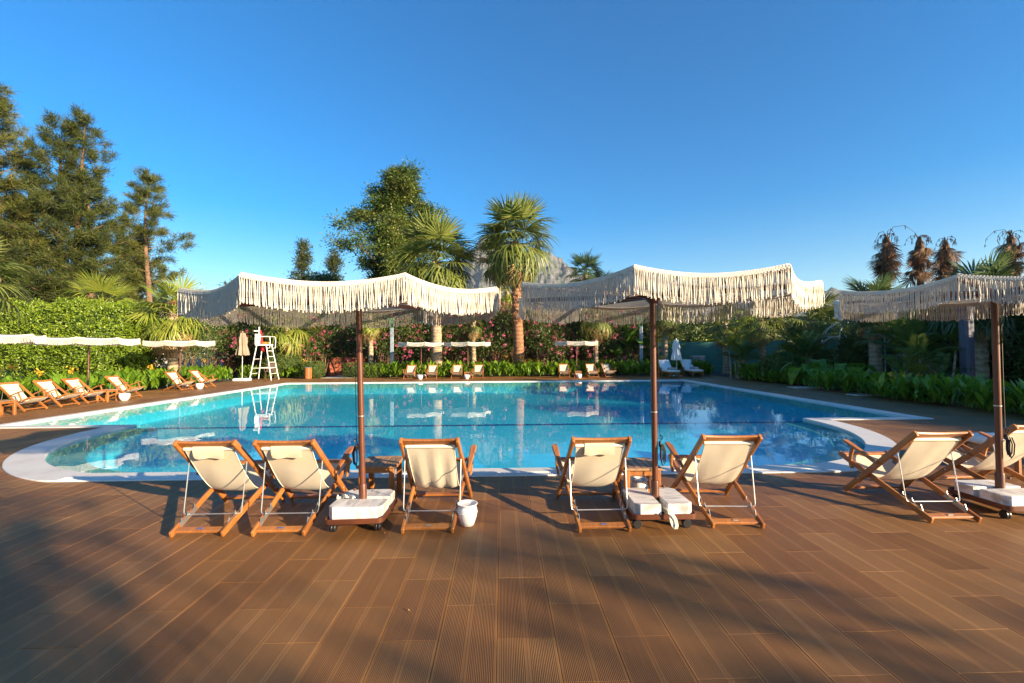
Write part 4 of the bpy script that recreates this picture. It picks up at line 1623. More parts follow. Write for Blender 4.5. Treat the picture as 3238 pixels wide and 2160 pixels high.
def lamp_post(loc, label, rz, mat):
    t = thing('lamp_post', label, 'lamp post', loc, rz)
    MB().beam((0, 0, 0), (0, 0, 2.95), 0.21, 0.12, round_end=False).build('post', mat, t)
    hd = MB()
    hd.beam((-0.085, 0, 2.95), (-0.085, 0, 3.22), 0.04, 0.10, round_end=False)
    hd.beam((0.085, 0, 2.95), (0.085, 0, 3.22), 0.04, 0.10, round_end=False)
    hd.beam((0, 0, 2.952), (0, 0, 3.0), 0.128, 0.098, round_end=False)
    pts = [(-0.105, 3.222), (-0.12, 3.34), (-0.20, 3.46), (-0.34, 3.52), (-0.34, 3.58), (0.18, 3.58), (0.13, 3.46), (0.105, 3.222)]
    hd.rings([[(x_, -0.05, z) for x_, z in pts], [(x_, 0.05, z) for x_, z in pts]])
    hd.build('lamp_head', 'green_paint', t)
    MB().box(-0.30, -0.06, -0.04, 0.04, 3.49, 3.519).build('lens', 'white_paint', t)
    return t


lamp_post((-6.78, 27.2, 0), 'grey lamp post with green curved head before the pink oleanders', R(4), 'grey_blue_paint')
lamp_post((8.55, 27.2, 0), 'blue-grey lamp post with green head among the banana plants', R(-20), 'grey_blue_paint')
pi = thing('dark_pillar', 'slim dark slate pillar at right beside a fan palm trunk', 'pillar', (13.22, 12.35, 0), R(12))
MB().beam((0, 0, 0), (0, 0, 2.5), 0.30, 0.24, round_end=False).build('shaft', 'slate_paint', pi)
MB().rings([[(-0.152, -0.122, 2.502), (0.152, -0.122, 2.502), (0.152, 0.122, 2.502), (-0.152, 0.122, 2.502)], [(-0.22, -0.16, 2.68), (0.17, -0.13, 2.68), (0.17, 0.13, 2.68), (-0.22, 0.16, 2.68)]]).build('cap', 'slate_paint', pi)

# ------------------------------------------------------------------ garden wall (teal)


def wall_seg(p, q, h, th=0.2):
    p, q = Vector((p[0], p[1], 0)), Vector((q[0], q[1], 0))
    d = (q - p).normalized()
    n = Vector((-d.y, d.x, 0)) * th / 2
    mb = MB()
    v = [p - n, q - n, q + n, p + n]
    v = [(a.x, a.y, -0.05) for a in v] + [(a.x, a.y, h) for a in v]
    return mb.add(v, [(3, 2, 1, 0), (4, 5, 6, 7), (0, 1, 5, 4), (1, 2, 6, 5), (2, 3, 7, 6), (3, 0, 4, 7)])


tw = thing('garden_wall', 'long plain teal-painted garden wall behind the right-hand planting', 'wall')
WP = [(10.9, 31.0), (15.2, 30.2), (19.6, 23.4), (25.0, 20.5), (40, 18.0)]
for i, (p, q_) in enumerate(zip(WP[:-1], WP[1:])):
    wall_seg(p, q_, 2.03 + 0.004 * i).build('wall_panel', 'teal_paint', tw)
    wall_seg(p, q_, 0.0).v
tank = thing('utility_box', 'pale blue utility box standing before the teal wall', 'box', (13.0, 29.3, 0), R(6))
MB().cbox(-0.42, 0.42, -0.2, 0.2, 0, 1.05, 0.02).build('body', 'grey_blue_paint', tank)
MB().cbox(-0.44, 0.44, -0.22, 0.22, 1.052, 1.09, 0.01).build('lid', 'white_paint', tank)

# ------------------------------------------------------------------ terracotta building
hb = thing('terracotta_house', 'terracotta house half hidden behind the oleander hedge and palms', 'house', (0.4, 37.5, 0))
MB().box(-6.0, 4.2, 0, 7, -0.05, 5.55).build('wall', 'terracotta', hb)
MB().box(-6.25, 4.45, -0.25, 7.25, 5.552, 5.72).build('roof_slab', 'stone_white', hb)
for x_ in (-4.4, -1.6, 1.2, 3.0):
    w_ = MB().box(x_ - 0.5, x_ + 0.5, -0.03, 0.05, 3.5, 4.8).build('window', 'white_paint', hb)
    MB().box(x_ - 0.42, x_ + 0.42, -0.045, -0.032, 3.58, 4.72).build('pane', 'window_dark', w_)
lw = thing('low_terracotta_wall', 'low terracotta wall glimpsed between stems behind the lifeguard chair', 'wall')
wall_seg((-19.0, 30.6), (-9.2, 29.9), 1.15, 0.22).build('wall_panel', 'terracotta', lw)
MB().box(-16.6, -14.6, 30.0, 30.15, 1.152, 1.55).build('raised_panel', 'terracotta', lw)
lw2 = thing('low_terracotta_wall', 'low terracotta wall glimpsed behind the chairs of the far row', 'wall')
wall_seg((-6.0, 30.3), (7.8, 29.9), 1.3, 0.22).build('wall_panel', 'terracotta', lw2)
wh = thing('white_house', 'white house glimpsed between the trunks at far left', 'house', (-33, 52, 0), R(20))
MB().box(-5, 5, -3, 3, 0, 6.2).build('wall', 'stone_white', wh)
MB().rings([[(-5.3, -3.3, 6.2), (5.3, -3.3, 6.2), (5.3, 3.3, 6.2), (-5.3, 3.3, 6.2)], [(-4.0, -0.1, 7.6), (4.0, -0.1, 7.6), (4.0, 0.1, 7.6), (-4.0, 0.1, 7.6)]]).build('roof', 'terracotta', wh)
for x_ in (-3, 0, 3):
    MB().box(x_ - 0.6, x_ + 0.6, -3.05, -3.002, 3.4, 5.0).build('window', 'window_dark', wh)

# ------------------------------------------------------------------ garden gazebo
gz = thing('gazebo', 'white metal garden gazebo with domed ribs and lattice panel at right', 'gazebo', (17.4, 20.7, 0))
gz.scale = (1.18, 1.18, 1.05)
GR_ = 1.55
for k in range(6):
    a = R(30 + 60 * k)
    x_, y_ = GR_ * math.cos(a), GR_ * math.sin(a)
    MB().tube([(x_, y_, 0), (x_, y_, 1.98)], 0.020, 8).build('post', 'white_paint', gz, True, 50)
    a2 = R(30 + 60 * (k + 1))
    x2, y2 = GR_ * math.cos(a2), GR_ * math.sin(a2)
    pts = []
    for f in np.linspace(0, 1, 13):
        pts.append((lerp(x_, x2, f), lerp(y_, y2, f), 1.55 + 0.42 * math.sin(math.pi * f) ** 0.6))
    MB().tube(pts, 0.014, 6).build('arch', 'white_paint', gz, True, 60)
    MB().tube([(x_, y_, 1.99), (x2, y2, 1.99)], 0.020, 6).build('ring_beam', 'white_paint', gz, True, 60)
for k in range(12):
    a = R(15 + 30 * k)
    pts = [(GR_ * math.cos(a) * math.cos(e), GR_ * math.sin(a) * math.cos(e), 2.0 + 0.85 * math.sin(e)) for e in np.linspace(0, math.pi / 2 - 0.05, 10)]
    MB().tube(pts, 0.013, 6).build('dome_rib', 'white_paint', gz, True, 60)
MB().lathe([(0.05, 2.83), (0.09, 2.86), (0.06, 2.92), (0.015, 3.0)], 12).build('finial', 'white_paint', gz, True, 60)
for k, (aa) in enumerate((270, 210, 150)):
    a0, a1 = R(aa + 15), R(aa + 60 - 15)
    p0 = Vector((GR_ * math.cos(R(aa)) , GR_ * math.sin(R(aa)), 0))
    p1 = Vector((GR_ * math.cos(R(aa + 60)), GR_ * math.sin(R(aa + 60)), 0))
    if k == 0:
        p0 = Vector((1.05, -1.3, 0)); p1 = Vector((1.75, -1.3, 0))
    la = MB()
    d = (p1 - p0)
    for r_ in range(5):
        for c_ in range(3):
            c = p0 + d * ((c_ + 0.5) / 3) + Vector((0, 0, 0.12 + r_ * 0.22))
            for rad in (0.10, 0.055):
                pts = [c + d.normalized() * rad * math.cos(t_) + Vector((0, 0, rad * math.sin(t_))) for t_ in np.linspace(0, 2 * math.pi, 9)]
                la.tube(pts, 0.008, 4)
    for f in (0, 1):
        la.tube([p0 + d * f, p0 + d * f + Vector((0, 0, 1.15))], 0.018, 6)
    la.tube([p0 + Vector((0, 0, 1.15)), p1 + Vector((0, 0, 1.15))], 0.018, 6)
    la.build('lattice_panel', 'white_paint', gz)
# stepping pavers and path by the beds
tag(MB().cbox(11.15, 12.2, 16.6, 17.2, -0.02, 0.03, 0.01).build('paving_stone', 'paver'), 'pale paving stone at the bed edge nearer the loungers', 'paving stone')
tag(MB().cbox(11.2, 12.0, 13.8, 14.3, -0.02, 0.03, 0.01).build('paving_stone', 'paver'), 'pale paving stone at the bed edge nearer the right edge', 'paving stone')
struct(MB().box(-10.5, -8.4, 25.8, 40.0, -0.05, 0.012).build('path', 'paver'))

# ------------------------------------------------------------------ fan palms


def fan_frond(seed, petiole=0.95, blade=0.95, nseg=30, spread=115, droop=0.25, cup=0.15, ragged=0.1, fold=1.0):
    g_ = np.random.default_rng(seed)
    V_, F_, rn = [], [], []

    def add(vs, fs, r_):
        n = len(V_)
        V_.extend(vs)
        F_.extend([tuple(i + n for i in f) for f in fs])
        rn.extend([r_] * len(vs))
    # petiole
    pts = []
    for i in range(6):
        f = i / 5
        pts.append(np.array([petiole * f, 0, 0.10 * math.sin(f * 2.4) * petiole - 0.10 * f * f * droop]))
    for i in range(5):
        a, b = pts[i], pts[i + 1]
        w0, w1 = lerp(0.030, 0.014, i / 5), lerp(0.030, 0.014, (i + 1) / 5)
        add([a + [0, w0, 0], a - [0, w0, 0], a - [0, 0, w0], b + [0, w1, 0], b - [0, w1, 0], b - [0, 0, w1]], [(0, 1, 4, 3), (1, 2, 5, 4), (2, 0, 3, 5)], 0.75)
    c = pts[-1]
    for k in range(nseg):
        th = R(lerp(-spread, spread, (k + 0.5) / nseg)) * fold
        L = blade * (1.0 - 0.28 * abs(th / R(115)) ** 2) * g_.uniform(1 - ragged, 1.0)
        d = np.array([math.cos(th), math.sin(th), 0])
        s = np.array([-math.sin(th), math.cos(th), 0])
        half = R(spread * fold) / nseg * 1.05
        r_ = g_.uniform(0, 1)
        dr = droop * g_.uniform(0.6, 1.4)
        tw = g_.normal(0, 0.05)
        secs = []
        for f, wf in ((0.05, 1.0), (0.30, 1.0), (0.52, 0.85), (0.75, 0.45), (1.0, 0.03)):
            w = math.tan(half) * L * min(f, 0.5) * wf + 0.002
            p = c + d * L * f * (1 - 0.20 * dr * max(0, f - 0.45)) + np.array([0, 0, cup * abs(math.sin(th)) * L * f * 0.6 - dr * L * max(0, f - 0.35) ** 1.7 * 1.5]) + s * tw * L * f
            z = np.array([0, 0, 0.28 * w])
            secs.append((p + s * w, p - z, p - s * w))
        vs = [q for sec in secs for q in sec]
        fs = []
        for i in range(len(secs) - 1):
            a = i * 3
            fs += [(a, a + 1, a + 4, a + 3), (a + 1, a + 2, a + 5, a + 4)]
        add(vs, fs, r_)
    return V_, F_, rn


def frond_mesh(name, mat, **kw):
    V_, F_, rn = fan_frond(**kw)
    me = bpy.data.meshes.new(name)
    me.from_pydata([tuple(p) for p in V_], [], F_)
    a = me.attributes.new('rnd', 'FLOAT', 'POINT')
    a.data.foreach_set('value', np.array(rn, dtype=np.float32))
    me.materials.append(MATS[mat])
    return me


FR = {}
for mat in ('fan_leaf', 'fan_leaf_dark', 'fan_leaf_lime'):
    FR[mat] = {
        'up': [frond_mesh('frond', mat, seed=i, droop=0.14 + 0.08 * i, cup=0.30, petiole=0.88, blade=1.05) for i in range(2)],
        'mid': [frond_mesh('frond', mat, seed=5 + i, droop=0.40 + 0.15 * i, cup=0.12, petiole=0.80, blade=1.12) for i in range(2)],
        'low': [frond_mesh('frond', mat, seed=9 + i, droop=0.75 + 0.2 * i, cup=0.05, petiole=0.72, blade=1.15, ragged=0.25) for i in range(2)],
    }
DEAD = [frond_mesh('dead_frond', 'dead_frond', seed=20 + i, droop=0.5, cup=0.4, fold=0.55, ragged=0.35, petiole=0.8, nseg=22) for i in range(3)]
DEADB = [frond_mesh('dead_frond', 'dead_frond_brown', seed=30 + i, droop=0.35, cup=0.5, fold=0.62, ragged=0.45, petiole=0.45, nseg=22) for i in range(3)]


def place_frond(parent, me, p, az, el, sc, roll=0.0):
    o = link('dead_frond' if me in DEAD or me in DEADB else 'frond', me, None, parent)
    o.location = p
    m = Matrix.Rotation(az, 4, 'Z') @ Matrix.Rotation(-el, 4, 'Y') @ Matrix.Rotation(roll, 4, 'X')
    o.rotation_euler = m.to_euler()
    o.scale = (sc, sc, sc)
    return o


def palm(loc, h, r0, r1, crown, label, n=26, ndead=8, mat='fan_leaf', bark='palm_bark', lean=(0, 0), boots=0.25, seed=0, elmin=-55, elmax=82, group=None, flare=1.25, dead=DEAD, skirt=0.0):
    g_ = np.random.default_rng(100 + seed)
    t = thing('fan_palm', label, 'palm', loc, group=group)
    n_ = max(10, int(h * 7))
    rs = []
    for i in range(n_ + 1):
        f = i / n_
        z = h * f
        r_ = lerp(r0, r1, f ** 0.7) * (1 + (flare - 1) * math.exp(-z / 0.35))
        r_ *= 1 + 0.035 * math.sin(i * 2.3) + g_.normal(0, 0.012)
        cx = lean[0] * f + 0.04 * math.sin(f * 3 + seed) * h * 0.1
        cy = lean[1] * f
        rs.append([(cx + r_ * math.cos(a) * (1 + g_.normal(0, 0.02)), cy + r_ * math.sin(a) * (1 + g_.normal(0, 0.02)), z) for a in np.linspace(0, 2 * math.pi, 14, endpoint=False)])
    MB().rings(rs).build('trunk', bark, t, True, 60)
    if boots > 0:
        bt = MB()
        nb = int(boots * h * 34)
        for i in range(nb):
            f = 1 - boots * g_.random()
            z = h * f
            a = g_.uniform(0, 6.283)
            r_ = lerp(r0, r1, f ** 0.7)
            cx = lean[0] * f + 0.04 * math.sin(f * 3 + seed) * h * 0.1
            cy = lean[1] * f
            d = Vector((math.cos(a), math.sin(a), 0))
            s = Vector((-math.sin(a), math.cos(a), 0))
            b = Vector((cx, cy, z)) + d * (r_ * 0.92)
            w = g_.uniform(0.05, 0.10) * (r0 / 0.2) ** 0.5
            L = g_.uniform(0.12, 0.26)
            tip = b + d * L * 0.55 + Vector((0, 0, L * g_.uniform(0.3, 0.9)))
            bt.add([b - s * w, b + s * w, b + s * w * 0.3 + d * 0.03 - Vector((0, 0, 0.06)), tip - s * w * 0.5, tip + s * w * 0.5, tip - d * 0.05], [(0, 1, 4, 3), (1, 2, 4), (2, 0, 3), (2, 3, 5, 4), (3, 4, 5)])
        o_ = bt.build('leaf_bases', bark, t)
        o_['kind'] = 'stuff'
    top = Vector((lean[0] + 0.04 * math.sin(3 + seed) * h * 0.1, lean[1], h - 0.05))
    sc = crown / 1.85 * 1.04
    for i in range(n):
        f = (i + 0.5) / n
        el = R(lerp(elmax - 6, elmin, f ** 0.72) + g_.normal(0, 7))
        az = i * 2.39996 + g_.normal(0, 0.18)
        kind = 'up' if el > R(35) else ('mid' if el > R(-10) else 'low')
        me = FR[mat][kind][i % 2]
        p = top + Vector((0, 0, lerp(0.25, -0.15, f) * sc))
        place_frond(t, me, p, az, el, sc * g_.uniform(0.88, 1.06), g_.normal(0, 0.25))
    for i in range(ndead):
        el = R(g_.uniform(-86, -58))
        az = g_.uniform(0, 6.283)
        p = top + Vector((0, 0, -0.15 * sc - g_.random() * skirt))
        place_frond(t, dead[i % 3], p + Vector((math.cos(az), math.sin(az), 0)) * r1 * 0.8, az, el, sc * g_.uniform(0.7, 1.0), g_.normal(0, 0.6))
    return t


palm((-4.13, 27.5, 0), 6.9, 0.35, 0.28, 3.1, 'tall thick fan palm left of centre, smooth grey trunk below its umbrella', n=62, ndead=18, boots=0.12, seed=1, elmin=-62)
palm((0.98, 27.0, 0), 8.1, 0.35, 0.26, 2.85, 'tallest fan palm near centre with flaking leaf bases on its trunk', n=60, ndead=24, boots=0.62, seed=2, elmin=-60, bark='palm_bark_red', lean=(-0.15, 0))
palm((-0.22, 30.0, 0), 7.6, 0.15, 0.13, 1.9, 'slim tall fan palm just left of the tallest one', n=24, ndead=10, boots=0.1, seed=3, flare=1.4)
palm((0.35, 33.5, 0), 6.0, 0.16, 0.14, 1.5, 'short fan palm peeking out between the two central trunks', n=20, ndead=4, boots=0.1, seed=23, mat='fan_leaf_lime')
palm((-15.1, 20.6, 0), 3.3, 0.22, 0.17, 1.75, 'short fan palm with brown skirt right of the clipped hedge', n=24, ndead=20, boots=0.2, seed=4, mat='fan_leaf_lime', elmin=-45, skirt=0.5)
palm((-21.6, 24.2, 0), 3.9, 0.2, 0.18, 2.1, 'lime-green fan palm rising behind the clipped hedge', n=26, ndead=4, boots=0.1, seed=5, mat='fan_leaf_lime', elmin=-35)
palm((-13.0, 27.0, 0), 3.15, 0.15, 0.13, 2.0, 'small lime fan palm just right of the lifeguard chair', n=22, ndead=7, boots=0.12, seed=6, mat='fan_leaf_lime', elmin=-50)
palm((-8.1, 27.3, 0), 3.55, 0.16, 0.14, 1.35, 'small fan palm with drooping dead fronds behind the left near pole', n=12, ndead=26, boots=0.15, seed=7, mat='fan_leaf_lime', elmin=-60, skirt=0.5)
palm((-1.83, 27.6, 0), 3.25, 0.17, 0.13, 1.15, 'sparse small fan palm beside the middle far umbrella', n=9, ndead=5, boots=0.12, seed=8, elmin=-70)
palm((5.8, 27.5, 0), 3.75, 0.17, 0.15, 1.75, 'small fan palm behind the last three chairs of the far row', n=24, ndead=10, boots=0.15, seed=9, elmin=-60)
palm((10.2, 27.6, 0), 3.85, 0.17, 0.15, 1.6, 'small fan palm just right of the centre-right near pole', n=24, ndead=14, boots=0.15, seed=10, elmin=-58)
palm((8.1, 43.0, 0), 8.9, 0.2, 0.18, 2.4, 'distant fan palm rising above the centre-right umbrella', n=32, ndead=4, boots=0.05, seed=11, mat='fan_leaf_dark', elmin=-35)
palm((10.6, 46.0, 0), 8.0, 0.2, 0.18, 2.0, 'second distant fan palm, lower, beside the one above the umbrella', n=24, ndead=4, boots=0.05, seed=31, mat='fan_leaf_dark', elmin=-45)
palm((13.7, 27.0, 0), 3.15, 0.16, 0.14, 1.5, 'small fan palm left of the bushy feather palm at the teal wall', n=18, ndead=18, boots=0.15, seed=12, elmin=-55, skirt=0.4)
palm((13.7, 23.0, 0), 3.1, 0.17, 0.14, 1.5, 'small leaning fan palm in front of the teal wall', n=22, ndead=14, boots=0.2, seed=13, elmin=-50, lean=(-0.15, 0), skirt=0.3)
palm((16.2, 23.0, 0), 3.0, 0.22, 0.18, 1.95, 'stout fan palm at the teal wall with a ragged brown skirt', n=26, ndead=22, boots=0.12, seed=14, elmin=-50, skirt=0.4)
palm((16.0, 18.7, 0), 3.2, 0.25, 0.20, 1.6, 'fan palm with grey trunk in front of the white gazebo', n=26, ndead=8, boots=0.12, seed=15, mat='fan_leaf_dark', elmin=-30)
palm((14.75, 13.4, 0), 2.9, 0.21, 0.19, 1.6, 'fan palm with thick trunk beside the dark pillar at right edge', n=30, ndead=8, boots=0.15, seed=16, mat='fan_leaf_dark', elmin=-35)
palm((-16.2, 14.1, 0), 3.8, 0.17, 0.14, 1.7, 'fan palm trunk at the extreme left edge beside the hedge', n=18, ndead=5, boots=0.1, seed=17, elmin=-30, lean=(-0.5, 0), flare=1.6)


def dead_palm(loc, h, label, seed):
    g_ = np.random.default_rng(seed)
    t = thing('headless_palm', label, 'palm', loc, group='dead palms without crowns')
    rs = []
    for i in range(30):
        f = i / 29
        r_ = lerp(0.22, 0.17, f) + (0.10 * math.exp(-((f - 0.86) / 0.09) ** 2))
        r_ *= (1 + g_.normal(0, 0.05)) * (0.55 if i == 29 else 1)
        rs.append([(r_ * math.cos(a), r_ * math.sin(a), h * f) for a in np.linspace(0, 2 * math.pi, 10, endpoint=False)])
    MB().rings(rs).build('trunk', 'dead_bark', t, True, 60)
    for i in range(40):
        f = g_.uniform(0.74, 1.0)
        az = g_.uniform(0, 6.283)
        place_frond(t, DEADB[i % 3], Vector((math.cos(az) * 0.2, math.sin(az) * 0.2, h * f)), az, R(g_.uniform(-92, -62)), g_.uniform(0.75, 1.25), g_.normal(0, 0.9))
    tw_ = MB()
    for i in range(9):
        az = g_.uniform(0, 6.283)
        d = Vector((math.cos(az), math.sin(az), 0))
        b = Vector((0, 0, h - 0.1))
        L = g_.uniform(0.5, 1.1) * (1.5 if seed in (41, 44) and i < 3 else 0.7)
        pts = [b, b + d * L * 0.25 + Vector((0, 0, L * 0.45)), b + d * L * 0.65 + Vector((0, 0, L * 0.48)), b + d * L + Vector((0, 0, L * 0.12)), b + d * L * 1.08 + Vector((0, 0, -L * 0.25))]
        tw_.tube(pts, 0.022, 4, r1=0.006)
        for f in (2, 3, 4):
            q_ = pts[f]
            for s_ in range(3):
                tw_.tube([q_, q_ + Vector((g_.normal(0, 0.06), g_.normal(0, 0.06), -g_.uniform(0.1, 0.3)))], 0.018, 3, r1=0.006)
    tw_.build('bare_stalks', 'dead_bark', t)


dead_palm((25.75, 29.0, 0), 9.0, 'headless dead palm, first from left, with long bare stalks arching right', 41)
dead_palm((28.0, 29.0, 0), 8.9, 'headless dead palm, second from left, upright with thick brown skirt', 42)
dead_palm((30.0, 29.2, 0), 8.75, 'headless dead palm, third from left, rising out of green fronds', 43)
dead_palm((34.3, 29.0, 0), 9.1, 'headless dead palm cut off by the right edge', 44)

# ------------------------------------------------------------------ trees


def limb_tube(mb, pts, r0, r1, n=6):
    mb.tube(pts, r0, n, True, r1)


def tree(loc, h, crown_fn, label, cat='tree', name='tree', seed=0, trunk_r=0.25, n_limb=40, leaf_n=26000, leaf=(0.16, 0.07), clump=0.55, mat='tree_leaf', bark='bark', trunk_to=0.9, limb_start=0.25, style='broad', lean=(0, 0), group=None, twigs=3, flat=0.6):
    """crown_fn(z fraction) -> radius; limbs run from the trunk to points inside the crown, leaves hang in clumps along them"""
    g_ = np.random.default_rng(1000 + seed)
    t = thing(name, label, cat, loc, group=group)
    mb = MB()
    tp = []
    for i in range(10):
        f = i / 9 * trunk_to
        tp.append(Vector((lean[0] * f + 0.012 * h * math.sin(f * 5 + seed), lean[1] * f + 0.012 * h * math.cos(f * 4 + seed), h * f)))
    mb.tube(tp, lambda f: trunk_r * (1.25 * math.exp(-f * 12) * 0.5 + (1 - f) ** 0.8 * 0.95 + 0.06), 9)

    def trunk_at(f):
        f = min(f / trunk_to, 0.999) * 9
        i = int(f)
        return tp[i].lerp(tp[min(i + 1, 9)], f - i)
    centers, weights, dirs = [], [], []
    for i in range(n_limb):
        f = limb_start + (1.0 - limb_start) * ((i + g_.random()) / n_limb)
        az = i * 2.39996 + g_.normal(0, 0.4)
        rad = crown_fn(f, az) * g_.uniform(0.55, 1.0)
        fz = f
        rise = {'broad': 0.55, 'needle': 0.50}[style]
        if style == 'needle':
            rad *= g_.uniform(0.55, 1.15)
        s = trunk_at(max(limb_start * 0.8, fz - rise * rad / h * 1.2))
        e = Vector((trunk_at(fz).x + rad * math.cos(az), trunk_at(fz).y + rad * math.sin(az), h * fz + g_.normal(0, 0.02) * h))
        m_ = s.lerp(e, 0.5) + Vector((g_.normal(0, 0.08), g_.normal(0, 0.08), (0.10 if style == 'broad' else -0.04))) * rad
        r_ = trunk_r * (0.10 + 0.28 * (1 - f))
        mb.tube([s, s.lerp(m_, 0.5), m_, m_.lerp(e, 0.5), e], r_, 5, True, r_ * 0.25)
        for k in range(twigs + 2):
            q_ = 0.38 + 0.62 * (k + g_.random()) / (twigs + 2)
            b = s.lerp(m_, q_ * 2) if q_ < 0.5 else m_.lerp(e, q_ * 2 - 1)
            tw = Vector(g_.normal(0, 1, 3)).normalized() * rad * (0.28 if style == 'broad' else 0.20)
            tw.z = abs(tw.z) * (0.7 if style == 'broad' else 0.3)
            e2 = b + tw
            mb.tube([b, b.lerp(e2, 0.5) + Vector((0, 0, 0.02)), e2], r_ * 0.4, 4, True, r_ * 0.12)
            centers.append(np.array(e2))
            dirs.append(np.array(tw.normalized()))
            weights.append(1.0)
        centers.append(np.array(e))
        dirs.append(np.array((e - m_).normalized()))
        weights.append(1.4)
    mb.build('trunk', bark, t, True, 60)
    centers, dirs = np.array(centers), np.array(dirs)
    w = np.array(weights) * g_.uniform(0.5, 1.5, len(weights))
    pick = g_.choice(len(centers), leaf_n, p=w / w.sum())
    tone = g_.uniform(0, 1, len(centers))
    off = g_.normal(size=(leaf_n, 3)) * clump * np.array([1, 1, flat])
    sz = g_.uniform(0.6, 1.1, len(centers))[pick][:, None]
    P = centers[pick] + off * sz
    if style == 'broad':
        D = unit(off + g_.normal(size=(leaf_n, 3)) * 0.7 * clump + np.array([0, 0, -0.15]) * clump)
        Nn = unit(g_.normal(size=(leaf_n, 3)) + np.array([0, 0, 1.2]))
    else:
        D = unit(dirs[pick] * 0.7 + g_.normal(size=(leaf_n, 3)) * 0.5 + np.array([0, 0, 0.22]))
        Nn = rand_dirs(leaf_n, g_)
    L = leaf[0] * g_.uniform(0.6, 1.25, leaf_n)
    W_ = leaf[1] * g_.uniform(0.7, 1.2, leaf_n)
    rn = np.clip(tone[pick] * 0.55 + g_.random(leaf_n) * 0.5, 0, 1)
    V_, F_, rr = leaves(P, D, Nn, L, W_, rn)
    link('crown', fast_mesh('crown', V_, F_, rr), mat, t)
    return t


def cone_irregular(base, seed, tips=2, low=0.1):
    g_ = np.random.default_rng(seed)
    ph = g_.uniform(0, 6.28, 4)

    def fn(f, az):
        p = math.sin(min(1, (f - low) / 0.35) * math.pi / 2) if f > low else 0.15
        return base * max(0.06, p * (1 - f) ** 0.95 * (1 + 0.30 * math.sin(az * 2 + ph[0] + f * 9) + 0.22 * math.sin(f * 21 + ph[1])) + 0.05)
    return fn


def ball_irregular(base, seed, low=0.2, power=0.5, amp=1.0):
    g_ = np.random.default_rng(seed)
    ph = g_.uniform(0, 6.28, 4)

    def fn(f, az):
        q_ = (f - low) / (1 - low)
        if q_ < 0:
            return base * 0.2
        return base * max(0.1, (4 * q_ * (1 - q_) + 0.04) ** power * (1 + amp * 0.25 * math.sin(az * 2 + ph[0] + f * 5) + amp * 0.18 * math.sin(f * 17 + ph[1] + az)))
    return fn


def casuarina(loc, stems, label, seed, needles=34000, mat='needle', bark='bark', group=None, low=0.12, start=0.1):
    """stems: (dx, dy, height, envelope radius, boughs); every bough is an upswept plume of thin drooping needles"""
    g_ = np.random.default_rng(3000 + seed)
    t = thing('casuarina_tree', label, 'tree', loc, group=group)
    mb = MB()
    C_, D_, S_ = [], [], []
    for dx, dy, h, rad, nb in stems:
        ph = g_.uniform(0, 6.28, 3)
        tp = [Vector((dx * min(1, f * 2.2) + 0.012 * h * math.sin(f * 6 + ph[0]), dy * min(1, f * 2.2) + 0.01 * h * math.cos(f * 5 + ph[1]), h * f)) for f in np.linspace(0, 0.985, 14)]
        r0 = 0.020 * h
        mb.tube(tp, lambda f: r0 * ((1 - f) ** 0.9 * 0.95 + 0.05), 8)
        for i in range(nb):
            f = start + (0.985 - start) * ((i + g_.random()) / nb) ** 0.9
            k = min(int(f / 0.985 * 13), 12)
            s0 = tp[k].lerp(tp[k + 1], f / 0.985 * 13 - k)
            az = i * 2.39996 + g_.normal(0, 0.5)
            env = rad * max(0.10, min(1, (f - start + 0.10) / 0.22) * (1 - f) ** 0.72 + 0.05 * math.sin(f * 19 + ph[2]))
            L = env * g_.choice([0.45, 0.7, 0.95, 1.2], p=[0.25, 0.3, 0.3, 0.15]) + 0.25
            d = Vector((math.cos(az), math.sin(az), 0))
            up = g_.uniform(0.15, 0.65)
            pts = [s0 + d * L * u_ + Vector((0, 0, L * (up * u_ + 0.25 * u_ * u_ - 0.18 * u_ ** 3))) for u_ in np.linspace(0, 1, 6)]
            rb = 0.006 * h * (1 - f) * 0.5 + 0.012
            mb.tube(pts, rb, 5, True, rb * 0.2)
            # plumes along the bough and on short side shoots
            npl = max(3, int(L * 2.6))
            for q_ in range(npl):
                u_ = 0.30 + 0.70 * (q_ + g_.random()) / npl
                b_ = pts[min(int(u_ * 5), 4)].lerp(pts[min(int(u_ * 5) + 1, 5)], u_ * 5 - min(int(u_ * 5), 4))
                sd = Vector((g_.normal(0, 1), g_.normal(0, 1), g_.uniform(0.0, 1.1))).normalized()
                e_ = b_ + (sd * 0.65 + d * 0.5) * L * 0.22 * g_.uniform(0.4, 1.2)
                mb.tube([b_, e_], rb * 0.35, 3, True, rb * 0.1)
                for w_ in (0.35, 0.7, 1.0):
                    C_.append(np.array(b_.lerp(e_, w_)))
                    D_.append(np.array((e_ - b_).normalized()))
                    S_.append(g_.uniform(0.6, 1.3))
    mb.build('trunk', bark, t, True, 60)
    C_, D_, S_ = np.array(C_), np.array(D_), np.array(S_)
    pick = g_.choice(len(C_), needles, p=S_ / S_.sum())
    P = C_[pick] + g_.normal(size=(needles, 3)) * 0.13 * S_[pick][:, None]
    D = unit(D_[pick] * 0.9 + g_.normal(size=(needles, 3)) * 0.55 + np.array([0, 0, 0.10]))
    tone = g_.uniform(0, 1, len(C_))
    rn = np.clip(tone[pick] * 0.6 + g_.random(needles) * 0.45, 0, 1)
    V_, F_, rr = leaves(P, D, rand_dirs(needles, g_), g_.uniform(0.25, 0.55, needles), g_.uniform(0.022, 0.040, needles), rn, 0.2, 0.4)
    link('crown', fast_mesh('crown', V_, F_, rr), mat, t)
    return t


